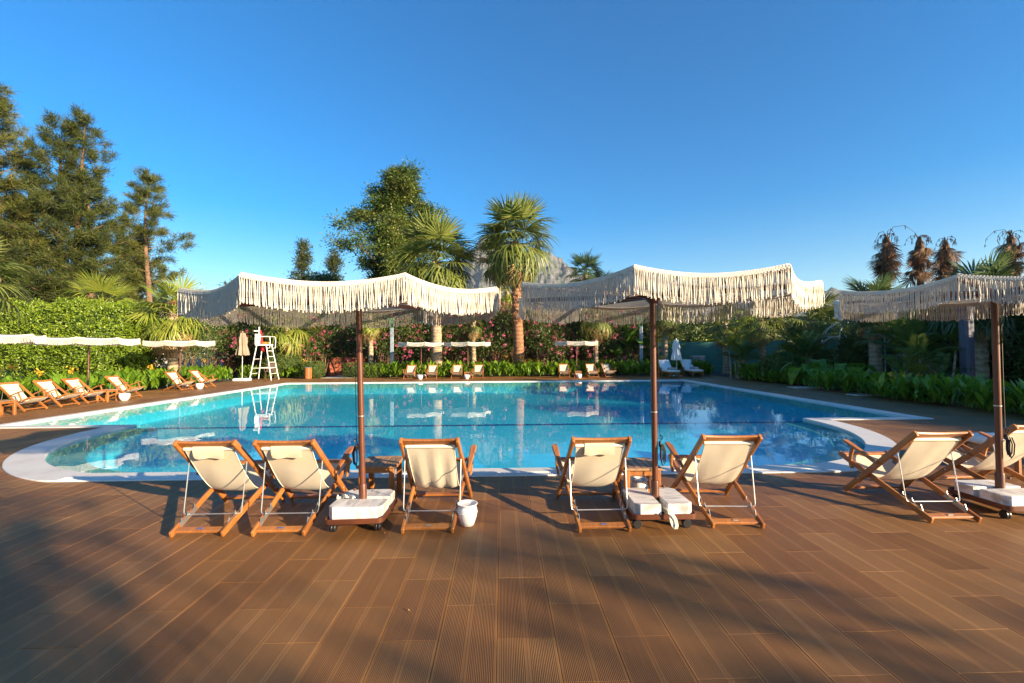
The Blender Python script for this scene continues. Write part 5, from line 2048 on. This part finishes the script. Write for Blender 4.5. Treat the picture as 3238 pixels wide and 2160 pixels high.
GC = 'casuarina trees at left'
casuarina((-34.2, 30.5, 0), [(0, 0, 19.8, 4.8, 100), (-1.6, 0.4, 17.8, 4.0, 66), (1.5, 0.6, 15.0, 3.6, 50)], 'tallest casuarina tree cut off by the left edge', 1, 96000, group=GC)
casuarina((-30.0, 31.0, 0), [(-0.5, 0, 17.6, 4.6, 92), (0.7, 0.3, 18.2, 3.8, 76), (1.7, 0, 14.0, 3.8, 56)], 'casuarina with twin pointed tops, second from the left edge', 2, 84000, group=GC)
casuarina((-28.0, 35.0, 0), [(0.4, 0, 15.4, 4.2, 50), (-1.0, 0, 12.0, 3.6, 24)], 'open-crowned casuarina with a bare lower trunk, right of the dense pair', 3, 26000, group=GC, start=0.40)
casuarina((-31.0, 36.5, 0), [(1.4, 0, 10.5, 3.6, 40)], 'low leaning casuarina between the tall pair and the open-crowned one', 4, 20000, group=GC, start=0.2)
casuarina((-38.0, 28.5, 0), [(0, 0, 15.5, 5.0, 60)], 'dark casuarina mass at the extreme left edge', 5, 34000, group=GC)
casuarina((-33.2, 27.5, 0), [(0, 0, 9.5, 4.6, 50), (2.2, 0.5, 8.0, 3.6, 36)], 'lower casuarina boughs above the clipped hedge', 6, 40000, mat='needle_dark', group=GC, start=0.05)
tree((-10.5, 40.0, 0), 17.9, ball_irregular(3.2, 7, 0.15, 0.62, 1.6), 'tall broadleaf tree behind the thick fan palm', name='broadleaf_tree', seed=7, trunk_r=0.35, n_limb=72, leaf_n=80000, leaf=(0.28, 0.10), clump=0.46, mat='tree_leaf', limb_start=0.3, lean=(1.6, 0))
tree((-24.6, 55.0, 0), 15.2, cone_irregular(2.4, 8), 'thin small conifer left of the broadleaf tree, taller of the pair', name='conifer', seed=8, trunk_r=0.2, n_limb=34, leaf_n=6000, leaf=(0.55, 0.09), clump=0.45, mat='needle_dark', style='needle', group='thin conifers')
tree((-21.4, 56.0, 0), 14.2, cone_irregular(2.4, 9), 'thin small conifer left of the broadleaf tree, shorter of the pair', name='conifer', seed=9, trunk_r=0.2, n_limb=30, leaf_n=5500, leaf=(0.55, 0.09), clump=0.45, mat='needle_dark', style='needle', group='thin conifers')
tree((-18.5, 46.0, 0), 9.6, ball_irregular(3.2, 10, 0.1), 'round green tree at the foot of the thin conifers', name='broadleaf_tree', seed=10, trunk_r=0.2, n_limb=36, leaf_n=12000, leaf=(0.3, 0.12), clump=0.5)
tree((-24.5, 43.0, 0), 7.8, ball_irregular(3.2, 11, 0.1), 'yellow-green tree beside the open-crowned casuarina', name='broadleaf_tree', seed=11, trunk_r=0.2, n_limb=36, leaf_n=13000, leaf=(0.3, 0.12), clump=0.5, mat='needle')
# right-hand background
for k, (x_, y_, h_, r_, mt, lb) in enumerate(((10.8, 33.0, 4.6, 2.0, 'oleander_leaf', 'dark leafy tree behind the closed white umbrella'), (13.2, 35.5, 5.0, 2.4, 'tree_leaf', 'leafy tree behind the left end of the teal wall'),
                                          (17.5, 33.0, 4.3, 2.2, 'hedge_leaf', 'sunlit green shrub tree above the middle of the teal wall'), (21.5, 29.5, 4.0, 2.2, 'tree_leaf', 'round tree behind the teal wall, left of the gazebo'),
                                          (20.5, 22.0, 4.2, 2.2, 'tree_leaf', 'round tree behind the gazebo dome'), (17.8, 15.6, 3.2, 1.6, 'box_leaf', 'dark shrub tree between gazebo and dark pillar'),
                                          (17.0, 12.6, 3.3, 1.6, 'box_leaf', 'dark shrub tree at the right edge behind the pole'))):
    tree((x_, y_, 0), h_, ball_irregular(r_, 40 + k, 0.05), lb, name='broadleaf_tree', seed=40 + k, trunk_r=0.13, n_limb=30, leaf_n=9000, leaf=(0.20, 0.085), clump=0.34, mat=mt, limb_start=0.08)

# ------------------------------------------------------------------ hedges and shrubs


def hedge(name, label, loc, half, h, z0, n, leaf, mat, seed, power=4.0, notch=None, cat='hedge', lumps=0.06):
    """clipped foliage block: leaves in a shell over a rounded box, with an inner twig core"""
    g_ = np.random.default_rng(500 + seed)
    t = thing(name, label, cat, loc)
    d = g_.normal(size=(n, 3))
    d = unit(d)
    a = np.abs(d) ** power
    k = (a.sum(1)) ** (-1.0 / power)
    P = d * k[:, None]                                # superellipsoid surface, unit half-size
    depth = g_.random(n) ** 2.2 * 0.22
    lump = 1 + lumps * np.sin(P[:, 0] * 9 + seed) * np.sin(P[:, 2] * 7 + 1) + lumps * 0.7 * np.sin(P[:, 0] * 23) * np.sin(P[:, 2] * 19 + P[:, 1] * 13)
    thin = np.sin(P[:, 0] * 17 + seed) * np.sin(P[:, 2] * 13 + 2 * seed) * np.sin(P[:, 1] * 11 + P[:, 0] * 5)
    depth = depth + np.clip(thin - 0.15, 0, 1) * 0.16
    hv = np.array([half[0], half[1], (h - z0) / 2])
    P = P * ((1 - depth) * lump)[:, None] * hv + np.array([0, 0, (h + z0) / 2])
    if notch is not None:
        f = np.exp(-((P[:, 2] - notch[0]) / notch[1]) ** 2)
        P[:, 0] *= 1 - notch[2] * f
        P[:, 1] *= 1 - notch[2] * 1.4 * f
    Nrm = unit(d + 0.2 * g_.normal(size=(n, 3)))
    D = unit(Nrm * 0.45 + g_.normal(size=(n, 3)) * 0.75 + np.array([0, 0, 0.25]))
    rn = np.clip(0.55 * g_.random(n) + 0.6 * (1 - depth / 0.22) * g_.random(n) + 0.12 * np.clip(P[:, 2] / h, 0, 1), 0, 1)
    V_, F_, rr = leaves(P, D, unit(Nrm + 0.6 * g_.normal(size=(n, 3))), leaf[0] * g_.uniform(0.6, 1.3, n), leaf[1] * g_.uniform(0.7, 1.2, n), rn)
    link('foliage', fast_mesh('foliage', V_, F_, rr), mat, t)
    st_ = MB()
    for i in range(14):
        b = Vector((g_.uniform(-0.7, 0.7) * half[0], g_.uniform(-0.5, 0.5) * half[1], 0))
        for j in range(3):
            e = Vector((g_.uniform(-0.9, 0.9) * half[0], g_.uniform(-0.7, 0.7) * half[1], g_.uniform(0.5, 0.9) * h))
            st_.tube([b, b.lerp(e, 0.4) + Vector((0, 0, 0.15 * h)), e], 0.035 * min(1, h / 2.5), 5, True, 0.01)
    st_.build('stems', 'bark', t)
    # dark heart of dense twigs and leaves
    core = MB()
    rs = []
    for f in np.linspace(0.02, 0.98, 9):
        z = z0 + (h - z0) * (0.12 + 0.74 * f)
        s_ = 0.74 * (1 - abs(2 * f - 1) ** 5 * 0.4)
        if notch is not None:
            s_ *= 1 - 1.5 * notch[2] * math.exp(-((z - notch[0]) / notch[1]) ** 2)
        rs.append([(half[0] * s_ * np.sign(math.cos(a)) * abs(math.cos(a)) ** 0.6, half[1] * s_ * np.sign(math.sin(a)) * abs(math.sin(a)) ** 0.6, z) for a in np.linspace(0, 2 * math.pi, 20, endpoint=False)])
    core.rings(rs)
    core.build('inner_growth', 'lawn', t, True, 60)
    return t


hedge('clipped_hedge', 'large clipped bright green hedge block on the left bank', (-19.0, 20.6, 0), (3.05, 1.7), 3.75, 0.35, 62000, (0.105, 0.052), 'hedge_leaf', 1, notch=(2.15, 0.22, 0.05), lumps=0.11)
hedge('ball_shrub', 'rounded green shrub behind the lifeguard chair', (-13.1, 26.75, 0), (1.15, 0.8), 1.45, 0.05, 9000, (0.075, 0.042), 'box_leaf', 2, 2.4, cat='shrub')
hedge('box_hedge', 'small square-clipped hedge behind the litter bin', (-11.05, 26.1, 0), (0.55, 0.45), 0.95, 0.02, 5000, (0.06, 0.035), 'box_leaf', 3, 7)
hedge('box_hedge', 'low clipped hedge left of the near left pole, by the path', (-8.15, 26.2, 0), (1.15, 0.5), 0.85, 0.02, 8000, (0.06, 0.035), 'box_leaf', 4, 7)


def make_oleander(seed, n=7600, nflow=3200, petal='pink_petal'):
    g_ = np.random.default_rng(700 + seed)
    t = thing('oleander_bush', 'x', 'shrub')
    mb = MB()
    tips = []
    for i in range(26):
        b = Vector((g_.normal(0, 0.35), g_.normal(0, 0.25), 0))
        az = g_.uniform(0, 6.283)
        rad = g_.uniform(0.3, 1.55)
        e = Vector((rad * math.cos(az), rad * 0.8 * math.sin(az), g_.uniform(1.7, 4.1) * (1 - 0.08 * rad)))
        m_ = b.lerp(e, 0.5) + Vector((0, 0, 0.35))
        mb.tube([b, b.lerp(m_, 0.5), m_, m_.lerp(e, 0.5), e], 0.028, 5, True, 0.008)
        tips += [np.array(e)] + [np.array(m_.lerp(e, q_)) for q_ in (0.3, 0.65)]
        for k in range(5):
            tips.append(np.array(e) + g_.normal(0, 0.33, 3))
    mb.build('stems', 'bark', t, True, 60)
    tips = np.array(tips)
    pick = g_.integers(0, len(tips), n)
    off = g_.normal(size=(n, 3)) * np.array([0.30, 0.28, 0.26])
    P = tips[pick] + off
    keep = P[:, 2] > g_.uniform(0.35, 1.2, n)
    P, off = P[keep], off[keep]
    m = len(P)
    D = unit(unit(off) + g_.normal(size=(m, 3)) * 0.5 + np.array([0, 0, 0.35]))
    V_, F_, rr = leaves(P, D, rand_dirs(m, g_) + np.array([0, 0, 0.6]), 0.19 * g_.uniform(0.7, 1.3, m), 0.042, g_.random(m))
    link('foliage', fast_mesh('foliage', V_, F_, rr), 'oleander_leaf', t)
    # flower heads: clusters of petals at the outer tips
    heads = tips[g_.integers(0, len(tips), 150)] + g_.normal(size=(150, 3)) * 0.25
    out_ = unit(heads - np.array([0, 0, 1.9]))
    heads = heads + out_ * 0.34
    heads = heads[heads[:, 2] > 1.0]
    k = g_.integers(0, len(heads), nflow)
    P = heads[k] + g_.normal(size=(nflow, 3)) * 0.045
    V_, F_, rr = leaves(P, rand_dirs(nflow, g_), rand_dirs(nflow, g_), 0.050, 0.046, g_.random(nflow), 0.15, 0.6)
    fo = link('flowers', fast_mesh('flowers', V_, F_, rr), petal, t)
    fo['kind'] = 'stuff'
    return t


ol = [make_oleander(i) for i in range(4)]
GO = 'pink oleander bushes forming a tall hedge behind the pool'
g_ = np.random.default_rng(77)
k = 0
for row, (yb, dx) in enumerate(((28.9, 1.55), (30.0, 1.8))):
    x_ = -19.0 + row * 0.8
    while x_ < 9.0:
        gap = (-12.3 < x_ < -8.9) and row == 0
        yy = yb + 0.25 * math.sin(x_ * 1.7) + (0.8 if x_ < -14 else 0.0)
        if not gap and not (-10.4 < x_ < -9.0):
            o_ = put(ol[k % 4], (x_, yy, 0), g_.uniform(0, 6.28), 'pink-flowering oleander bush in the tall hedge behind the far pool edge', GO)
            s_ = g_.uniform(0.92, 1.10)
            o_.scale = (1.05, 1.0, s_)
            k += 1
        x_ += dx * g_.uniform(0.85, 1.15)
wo_ = make_oleander(9, 8000, 700, 'white_petal')
put(wo_, (-15.9, 22.3, 0), 0.5, 'white-flowering oleander between the clipped hedge and the first fan palm')
# the arch of oleander over the dark passage
o_ = put(ol[1], (-10.6, 30.4, 0), 1.0, 'pink-flowering oleander bush in the tall hedge behind the far pool edge', GO)

# ------------------------------------------------------------------ canna border (dense ground planting)


def blades(P, az, tilt, L, W_, rnd, nseg=4, bend=0.5):
    """broad upright leaves, curved and folded along the midrib"""
    n = len(P)
    d0 = np.stack([np.cos(az) * np.sin(tilt), np.sin(az) * np.sin(tilt), np.cos(tilt)], 1)
    h = np.stack([np.cos(az), np.sin(az), np.zeros(n)], 1)
    s = np.stack([-np.sin(az), np.cos(az), np.zeros(n)], 1)
    prof = [(0.0, 0.12), (0.28, 0.75), (0.55, 1.0), (0.80, 0.62), (1.0, 0.02)]
    secs = []
    for f, w in prof:
        c = P + d0 * (L * f)[:, None] + (h * bend - np.array([0, 0, 0.35 * bend])) * (L * f * f)[:, None] * 0.6
        ww = (W_ * 0.5 * w)[:, None]
        secs += [c + s * ww, c - h * ww * 0.35, c - s * ww]
    k = len(secs)
    V_ = np.stack(secs, 1).reshape(-1, 3)
    base = np.arange(n)[:, None] * k
    F_ = []
    for i in range(len(prof) - 1):
        a = i * 3
        F_.append(base + np.array([[a, a + 1, a + 4, a + 3]]))
        F_.append(base + np.array([[a + 1, a + 2, a + 5, a + 4]]))
    return V_, np.concatenate(F_, 0), np.repeat(rnd, k)


def canna_bed(name, label, pts_fn, n, seed, h=0.78, flowers=6):
    g_ = np.random.default_rng(800 + seed)
    nst = n // 7
    B_ = pts_fn(g_, nst)
    hs = h * g_.uniform(0.6, 1.15, nst)
    idx = g_.integers(0, nst, n)
    zf = g_.uniform(0.03, 0.62, n)
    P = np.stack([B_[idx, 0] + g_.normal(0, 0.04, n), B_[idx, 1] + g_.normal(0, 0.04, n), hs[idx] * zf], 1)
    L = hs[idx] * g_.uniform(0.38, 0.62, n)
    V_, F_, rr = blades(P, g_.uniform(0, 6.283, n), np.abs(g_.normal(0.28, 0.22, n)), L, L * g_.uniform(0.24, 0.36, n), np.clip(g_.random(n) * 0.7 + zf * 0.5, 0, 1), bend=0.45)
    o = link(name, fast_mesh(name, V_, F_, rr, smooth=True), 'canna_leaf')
    o['kind'] = 'stuff'
    o['label'] = label
    o['category'] = 'ground planting'
    if flowers:
        k = g_.integers(0, nst, flowers)
        for i in k:
            m_ = 26
            t = thing('canna_flower', 'yellow canna flower spike standing above the leafy border', 'flower', (B_[i, 0], B_[i, 1], 0), group='yellow canna flowers')
            hh = hs[i] + g_.uniform(0.12, 0.3)
            MB().tube([(0, 0, 0.2), (0.01, 0, hh)], 0.008, 5).build('stalk', 'canna_leaf', t)
            Pp = g_.normal(size=(m_, 3)) * np.array([0.05, 0.05, 0.06]) + np.array([0, 0, hh])
            V2, F2, r2 = leaves(Pp, rand_dirs(m_, g_), rand_dirs(m_, g_), 0.085, 0.055, g_.random(m_), 0.2, 0.6)
            link('petals', fast_mesh('petals', V2, F2, r2), 'yellow_petal', t)['kind'] = 'stuff'
    return o


def strip_pts(path, width):
    path = np.array(path, float)
    seg = np.linalg.norm(np.diff(path, axis=0), axis=1)
    cum = np.concatenate([[0], np.cumsum(seg)])

    def fn(g_, n):
        s = g_.uniform(0, cum[-1], n)
        i = np.clip(np.searchsorted(cum, s) - 1, 0, len(seg) - 1)
        f = (s - cum[i]) / seg[i]
        p = path[i] * (1 - f[:, None]) + path[i + 1] * f[:, None]
        d = (path[i + 1] - path[i]) / seg[i][:, None]
        nrm = np.stack([-d[:, 1], d[:, 0]], 1)
        return p + nrm * (g_.random(n) * width)[:, None]
    return fn


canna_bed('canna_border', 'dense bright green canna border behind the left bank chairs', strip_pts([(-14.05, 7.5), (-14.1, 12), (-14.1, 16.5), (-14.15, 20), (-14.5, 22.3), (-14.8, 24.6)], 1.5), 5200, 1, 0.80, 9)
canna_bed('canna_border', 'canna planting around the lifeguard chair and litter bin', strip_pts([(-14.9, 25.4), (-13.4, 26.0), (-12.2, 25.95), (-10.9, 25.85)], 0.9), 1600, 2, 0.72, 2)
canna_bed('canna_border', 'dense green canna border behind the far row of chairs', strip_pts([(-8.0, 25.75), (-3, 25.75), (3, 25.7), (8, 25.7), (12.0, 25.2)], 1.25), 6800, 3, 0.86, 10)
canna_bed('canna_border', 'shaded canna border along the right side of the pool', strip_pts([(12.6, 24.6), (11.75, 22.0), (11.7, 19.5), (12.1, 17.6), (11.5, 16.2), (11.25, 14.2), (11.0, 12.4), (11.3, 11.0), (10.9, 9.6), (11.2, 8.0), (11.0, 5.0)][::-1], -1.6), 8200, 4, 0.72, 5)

# ------------------------------------------------------------------ banana, feather palms, elephant ears


def big_leaf(name, mat, L, W_, seed, bend=0.6, heart=False):
    g_ = np.random.default_rng(seed)
    n = 10
    V_, F_, rn = [], [], []
    for i in range(n + 1):
        f = i / n
        w = (math.sin(math.pi * min(1, f * 0.92 + 0.08)) ** 0.55 if not heart else (1 - f) ** 0.7 * min(1, 0.55 + f * 4)) * W_ / 2
        w = max(w, 0.004) * (1 + 0.06 * math.sin(i * 2.1))
        x_ = L * f * (1 - 0.25 * bend * f)
        z = -bend * L * f * f * 0.6
        for u_, du in ((1, 0.16), (0.5, 0.05), (0, 0), (-0.5, 0.05), (-1, 0.16)):
            V_.append((x_ + g_.normal(0, 0.01) * L * abs(u_), u_ * w, z + du * w + g_.normal(0, 0.012) * L * abs(u_)))
            rn.append(0.4 + 0.25 * math.sin(i * 1.7) + (0.25 if u_ == 0 else 0))
    for i in range(n):
        for j in range(4):
            a = i * 5 + j
            F_.append((a, a + 1, a + 6, a + 5))
    me = fast_mesh(name, np.array(V_), np.array(F_), np.array(rn), True)
    me.materials.append(MATS[mat])
    return me


BL = [big_leaf('leaf', 'banana_leaf', 1.5, 0.42, i, 0.35 + 0.25 * i) for i in range(3)]
EL = [big_leaf('leaf', 'canna_leaf', 0.62, 0.52, 10 + i, 0.5 + 0.3 * i, True) for i in range(2)]


def banana(loc, h, label, seed, n=9):
    g_ = np.random.default_rng(seed)
    t = thing('banana_plant', label, 'plant', loc)
    MB().tube([(0, 0, 0), (0.03, 0, h * 0.3), (0.02, 0.02, h * 0.6)], 0.09, 8, True, 0.05).build('stem', 'areca_leaf' if False else 'banana_leaf', t, True, 60)
    for i in range(n):
        az = i * 2.4 + g_.normal(0, 0.3)
        el = R(g_.uniform(25, 80))
        o = link('leaf', BL[i % 3], None, t)
        o.location = (0.02, 0.02, h * g_.uniform(0.42, 0.60))
        o.rotation_euler = (Matrix.Rotation(az, 4, 'Z') @ Matrix.Rotation(-el, 4, 'Y')).to_euler()
        s = h / 2.6 * g_.uniform(0.75, 1.05)
        o.scale = (s, s, s)
    return t


banana((8.0, 28.0, 0), 3.6, 'tall banana plant left of the blue-grey lamp post', 1, 11)
banana((9.2, 28.4, 0), 3.0, 'banana plant right of the blue-grey lamp post', 2, 9)
banana((11.1, 28.2, 0), 2.3, 'low banana plant behind the cushioned loungers', 3, 8)
banana((7.2, 27.6, 0), 1.9, 'young banana plant at the end of the oleander hedge', 4, 7)


def feather_mesh(seed, L=1.9, n=26):
    g_ = np.random.default_rng(seed)
    V_, F_, rn = [], [], []

    def P_(f):
        return np.array([L * f * (1 - 0.22 * f * f), 0, 0.10 * L * f - 0.42 * L * f * f])
    for i in range(7):
        a, b = P_(i / 7), P_((i + 1) / 7)
        w = 0.016 * (1 - i / 8)
        k = len(V_)
        V_ += [a + [0, w, 0], a - [0, w, 0], a - [0, 0, w], b + [0, w, 0], b - [0, w, 0], b - [0, 0, w]]
        F_ += [(k, k + 1, k + 4, k + 3), (k + 1, k + 2, k + 5, k + 4), (k + 2, k, k + 3, k + 5)]
        rn += [0.8] * 6
    for i in range(n):
        f = 0.22 + 0.78 * i / n
        for s in (-1, 1):
            b = P_(f)
            l = L * 0.26 * math.sin(math.pi * (0.25 + 0.72 * f)) ** 0.6 * g_.uniform(0.85, 1.1)
            d = np.array([0.62, s * 0.72, 0.18])
            e = b + d * l + np.array([0, 0, -0.25 * l])
            m_ = b + d * l * 0.5 + np.array([0, 0, 0.02 * l])
            w = np.array([0.018, -s * 0.012, 0])
            k = len(V_)
            V_ += [b, m_ + w, e, m_ - w]
            F_ += [(k, k + 1, k + 2, k + 3)]
            rn += [g_.random()] * 4
    F4 = [f if len(f) == 4 else f for f in F_]
    me = fast_mesh('frond', np.array(V_), np.array(F4), np.array(rn))
    me.materials.append(MATS['areca_leaf'])
    return me


FE = [feather_mesh(i) for i in range(3)]


def feather_palm(loc, h, label, seed, n=30, stems=7, spread=0.35):
    g_ = np.random.default_rng(seed)
    t = thing('feather_palm', label, 'palm', loc)
    tops = []
    for i in range(stems):
        b = Vector((g_.normal(0, spread * 0.6), g_.normal(0, spread * 0.5), 0))
        e = b + Vector((g_.normal(0, 0.12), g_.normal(0, 0.1), h * g_.uniform(0.30, 0.62)))
        MB().tube([b, b.lerp(e, 0.5) + Vector((0.02, 0, 0)), e], 0.045, 7, True, 0.028).build('stem', 'palm_bark', t, True, 60)
        tops.append(e)
    for i in range(n):
        o = link('frond', FE[i % 3], None, t)
        o.location = tops[i % stems]
        o.rotation_euler = (Matrix.Rotation(g_.uniform(0, 6.283), 4, 'Z') @ Matrix.Rotation(-R(g_.uniform(18, 82)), 4, 'Y')).to_euler()
        s = h / 2.5 * g_.uniform(0.6, 1.0)
        o.scale = (s, s, s)
    return t


feather_palm((11.95, 22.4, 0), 2.3, 'bushy feather palm with pale stems at the right bed corner', 1, 34, 6, 0.3)
feather_palm((14.0, 20.6, 0), 2.5, 'yellow-green feather palm against the teal wall', 2, 40, 8, 0.6)
feather_palm((13.9, 14.6, 0), 2.5, 'wide dark feather palm right of the gazebo lattice', 3, 46, 9, 0.6)
feather_palm((15.6, 11.0, 0), 2.6, 'feather palm at the right edge beyond the pole', 4, 36, 7, 0.5)
feather_palm((12.4, 13.0, 0), 1.7, 'low feather palm beside the dark pillar', 5, 26, 6, 0.4)


def elephant_ear(loc, label, seed, n=9, s0=1.0):
    g_ = np.random.default_rng(seed)
    t = thing('elephant_ear_plant', label, 'plant', loc)
    for i in range(n):
        az = i * 2.4 + g_.normal(0, 0.2)
        el = R(g_.uniform(48, 80))
        L = s0 * g_.uniform(0.55, 1.0)
        e = Vector((math.cos(az) * math.cos(el), math.sin(az) * math.cos(el), math.sin(el))) * L
        sk = MB().tube([(0, 0, 0), e * 0.5 + Vector((0, 0, 0.08)), e], 0.014, 5, True, 0.008).build('leaf_stalk', 'canna_leaf', t, True, 60)
        o = link('leaf', EL[i % 2], None, t)
        o.location = e
        o.rotation_euler = (Matrix.Rotation(az, 4, 'Z') @ Matrix.Rotation(R(g_.uniform(5, 55)), 4, 'Y')).to_euler()
        s = s0 * g_.uniform(0.75, 1.15)
        o.scale = (s, s, s)


feather_palm((15.9, 16.2, 0), 2.9, 'tall feather palm at the right side of the gazebo', 6, 44, 8, 0.5)
feather_palm((19.2, 18.4, 0), 2.8, 'feather palm right of the gazebo dome', 8, 40, 7, 0.5)
hedge('climbing_plant', 'dark climber growing over the left side of the gazebo', (15.9, 19.8, 0), (0.55, 0.45), 2.2, 0.1, 3600, (0.12, 0.07), 'box_leaf', 7, 2.2, cat='shrub', lumps=0.25)
hedge('garden_shrub', 'low dark shrub between the leaning fan palm and the gazebo', (12.7, 19.9, 0), (0.9, 0.7), 1.3, 0.05, 5200, (0.11, 0.06), 'tree_leaf', 8, 2.2, cat='shrub', lumps=0.2)
hedge('garden_shrub', 'leafy shrub at the foot of the stout fan palm', (15.6, 21.6, 0), (1.3, 0.8), 1.5, 0.05, 6200, (0.11, 0.06), 'areca_leaf', 9, 2.2, cat='shrub', lumps=0.2)
elephant_ear((12.35, 17.8, 0), 'broad-leaved elephant ear plant left of the gazebo', 1, 10, 1.15)
elephant_ear((13.2, 16.6, 0), 'broad-leaved elephant ear plant at the gazebo front', 2, 9, 1.1)
elephant_ear((13.4, 18.8, 0), 'tall elephant ear plant before the teal wall', 3, 8, 1.25)

# ------------------------------------------------------------------ distant woodland


def wood(name, label, n_tree, area, hh, seed, leaf_per=420, mat='wood_mass', lz=0.9):
    g_ = np.random.default_rng(900 + seed)
    Ps, Ds, rn, Ls = [], [], [], []
    for i in range(n_tree):
        x_, y_ = g_.uniform(area[0], area[1]), g_.uniform(area[2], area[3])
        h_ = hh(x_, y_) * g_.uniform(0.75, 1.1)
        r_ = g_.uniform(1.3, 2.4)
        d = rand_dirs(leaf_per, g_)
        p = d * (r_ * g_.uniform(0.6, 1.0, leaf_per))[:, None] * np.array([1, 1, lz]) + np.array([x_, y_, h_ - r_ * lz])
        low = g_.random(leaf_per) < 0.30
        p[low, 2] *= g_.uniform(0.15, 0.9, low.sum())
        Ps.append(p)
        Ds.append(unit(d + 0.6 * g_.normal(size=(leaf_per, 3))))
        tone = g_.random()
        rn.append(np.clip(0.5 * tone + 0.5 * g_.random(leaf_per), 0, 1))
    P = np.concatenate(Ps); D = np.concatenate(Ds); rn = np.concatenate(rn)
    m = len(P)
    V_, F_, rr = leaves(P, D, rand_dirs(m, g_) + np.array([0, 0, 0.8]), 0.55 * g_.uniform(0.6, 1.3, m), 0.30, rn)
    o = link(name, fast_mesh(name, V_, F_, rr), mat)
    stuff(o, label, 'woodland')


wood('woodland', 'distant wooded slope beyond the teal wall at right', 190, (14, 75, 40, 75), lambda x_, y_: 4.2 + (y_ - 40) * 0.06, 1, 330)
wood('woodland', 'distant wooded ridge at left behind the casuarinas', 120, (-75, -16, 60, 95), lambda x_, y_: 9.5 - 0.02 * (x_ + 45) + (y_ - 60) * 0.03, 2, 330)
wood('woodland', 'low trees behind the oleander hedge', 70, (-22, 12, 46, 58), lambda x_, y_: 5.6, 3, 300)


# ------------------------------------------------------------------ trees outside the frame whose shade falls into it
GSH = 'garden trees right of and behind the viewer'
SH = [  # x, y, height, crown radius, low, leaves
    (21.0, 3.0, 5.0, 2.6), (23.5, 6.5, 5.0, 2.8), (22.5, 10.5, 4.6, 2.6), (26.5, 12.0, 4.9, 3.0), (27.0, 15.5, 5.9, 3.2), (31.0, 17.0, 7.6, 3.4), (26.5, 0.5, 5.4, 2.6), (24.5, -2.5, 4.6, 1.8),
    (12.0, -8.55, 5.5, 1.9),
]
sh0 = None
sh1 = tree((16.7, -8.3, 0), 5.2, ball_irregular(0.9, 61, 0.45), 'slender sparse garden tree standing behind the viewer, streaking the deck with shade', name='shade_tree', seed=61, trunk_r=0.07, n_limb=18, leaf_n=900, leaf=(0.24, 0.12), clump=0.26, group=GSH)
kids(sh1)
for x_, y_, h_ in ((20.3, -9.3, 5.0),):
    o_ = dup(sh1, (x_, y_, 0), x_, 'slender sparse garden tree standing behind the viewer, streaking the deck with shade', GSH)
    o_.scale = (1, 1, h_ / 5.2)
for k, (x_, y_, h_, r_) in enumerate(SH):
    lb = 'leafy garden tree standing outside the picture, shading the right bank and deck'
    if sh0 is None:
        sh0 = tree((x_, y_, 0), 6.2, ball_irregular(2.6, 60, 0.16), lb, name='shade_tree', seed=60, trunk_r=0.16, n_limb=42, leaf_n=14000, leaf=(0.22, 0.11), clump=0.40, group=GSH)
        kids(sh0)
        o_ = sh0
    else:
        o_ = dup(sh0, (x_, y_, 0), k * 1.3, lb, GSH)
    o_.scale = (r_ / 2.6, r_ / 2.6, h_ / 6.2)

# fallen leaves on the boards
dl = MB()
g_ = np.random.default_rng(5)
for i, (x_, y_) in enumerate(((-1.98, 3.80), (-1.83, 3.79), (-0.93, 3.62), (-0.98, 3.70), (1.2, 3.05), (-0.55, 2.6))):
    lf = MB()
    a = g_.uniform(0, 6.28)
    d = Vector((math.cos(a), math.sin(a), 0)); s = Vector((-math.sin(a), math.cos(a), 0))
    c = Vector((x_, y_, 0.004))
    L, w = (0.035, 0.012) if i < 2 else (0.012, 0.006)
    lf.add([c - d * L, c + s * w + Vector((0, 0, 0.006)), c + d * L + Vector((0, 0, 0.008)), c - s * w + Vector((0, 0, 0.003)), c + Vector((0, 0, 0.0005))], [(0, 4, 1), (4, 2, 1), (0, 3, 4), (4, 3, 2)])
    tag(lf.build('fallen_leaf', 'dry_leaf'), 'dry brown fallen leaf lying on the deck boards', 'leaf', 'fallen leaves on the deck')

# ------------------------------------------------------------------ haze
def haze_box(density):
    m, nt, out = nmat('haze_air')
    pv = N(nt, 'ShaderNodeVolumePrincipled')
    pv.inputs['Color'].default_value = (0.62, 0.80, 1.0, 1)
    pv.inputs['Density'].default_value = density
    pv.inputs['Anisotropy'].default_value = 0.0
    nt.links.new(pv.outputs[0], out.inputs['Volume'])
    o = MB().box(-2700, 2700, -2700, 2700, -1.6, 460).build('haze', 'haze_air')
    stuff(o, 'thin blue haze over the distant mountain', 'haze')


haze_box(0.00009)
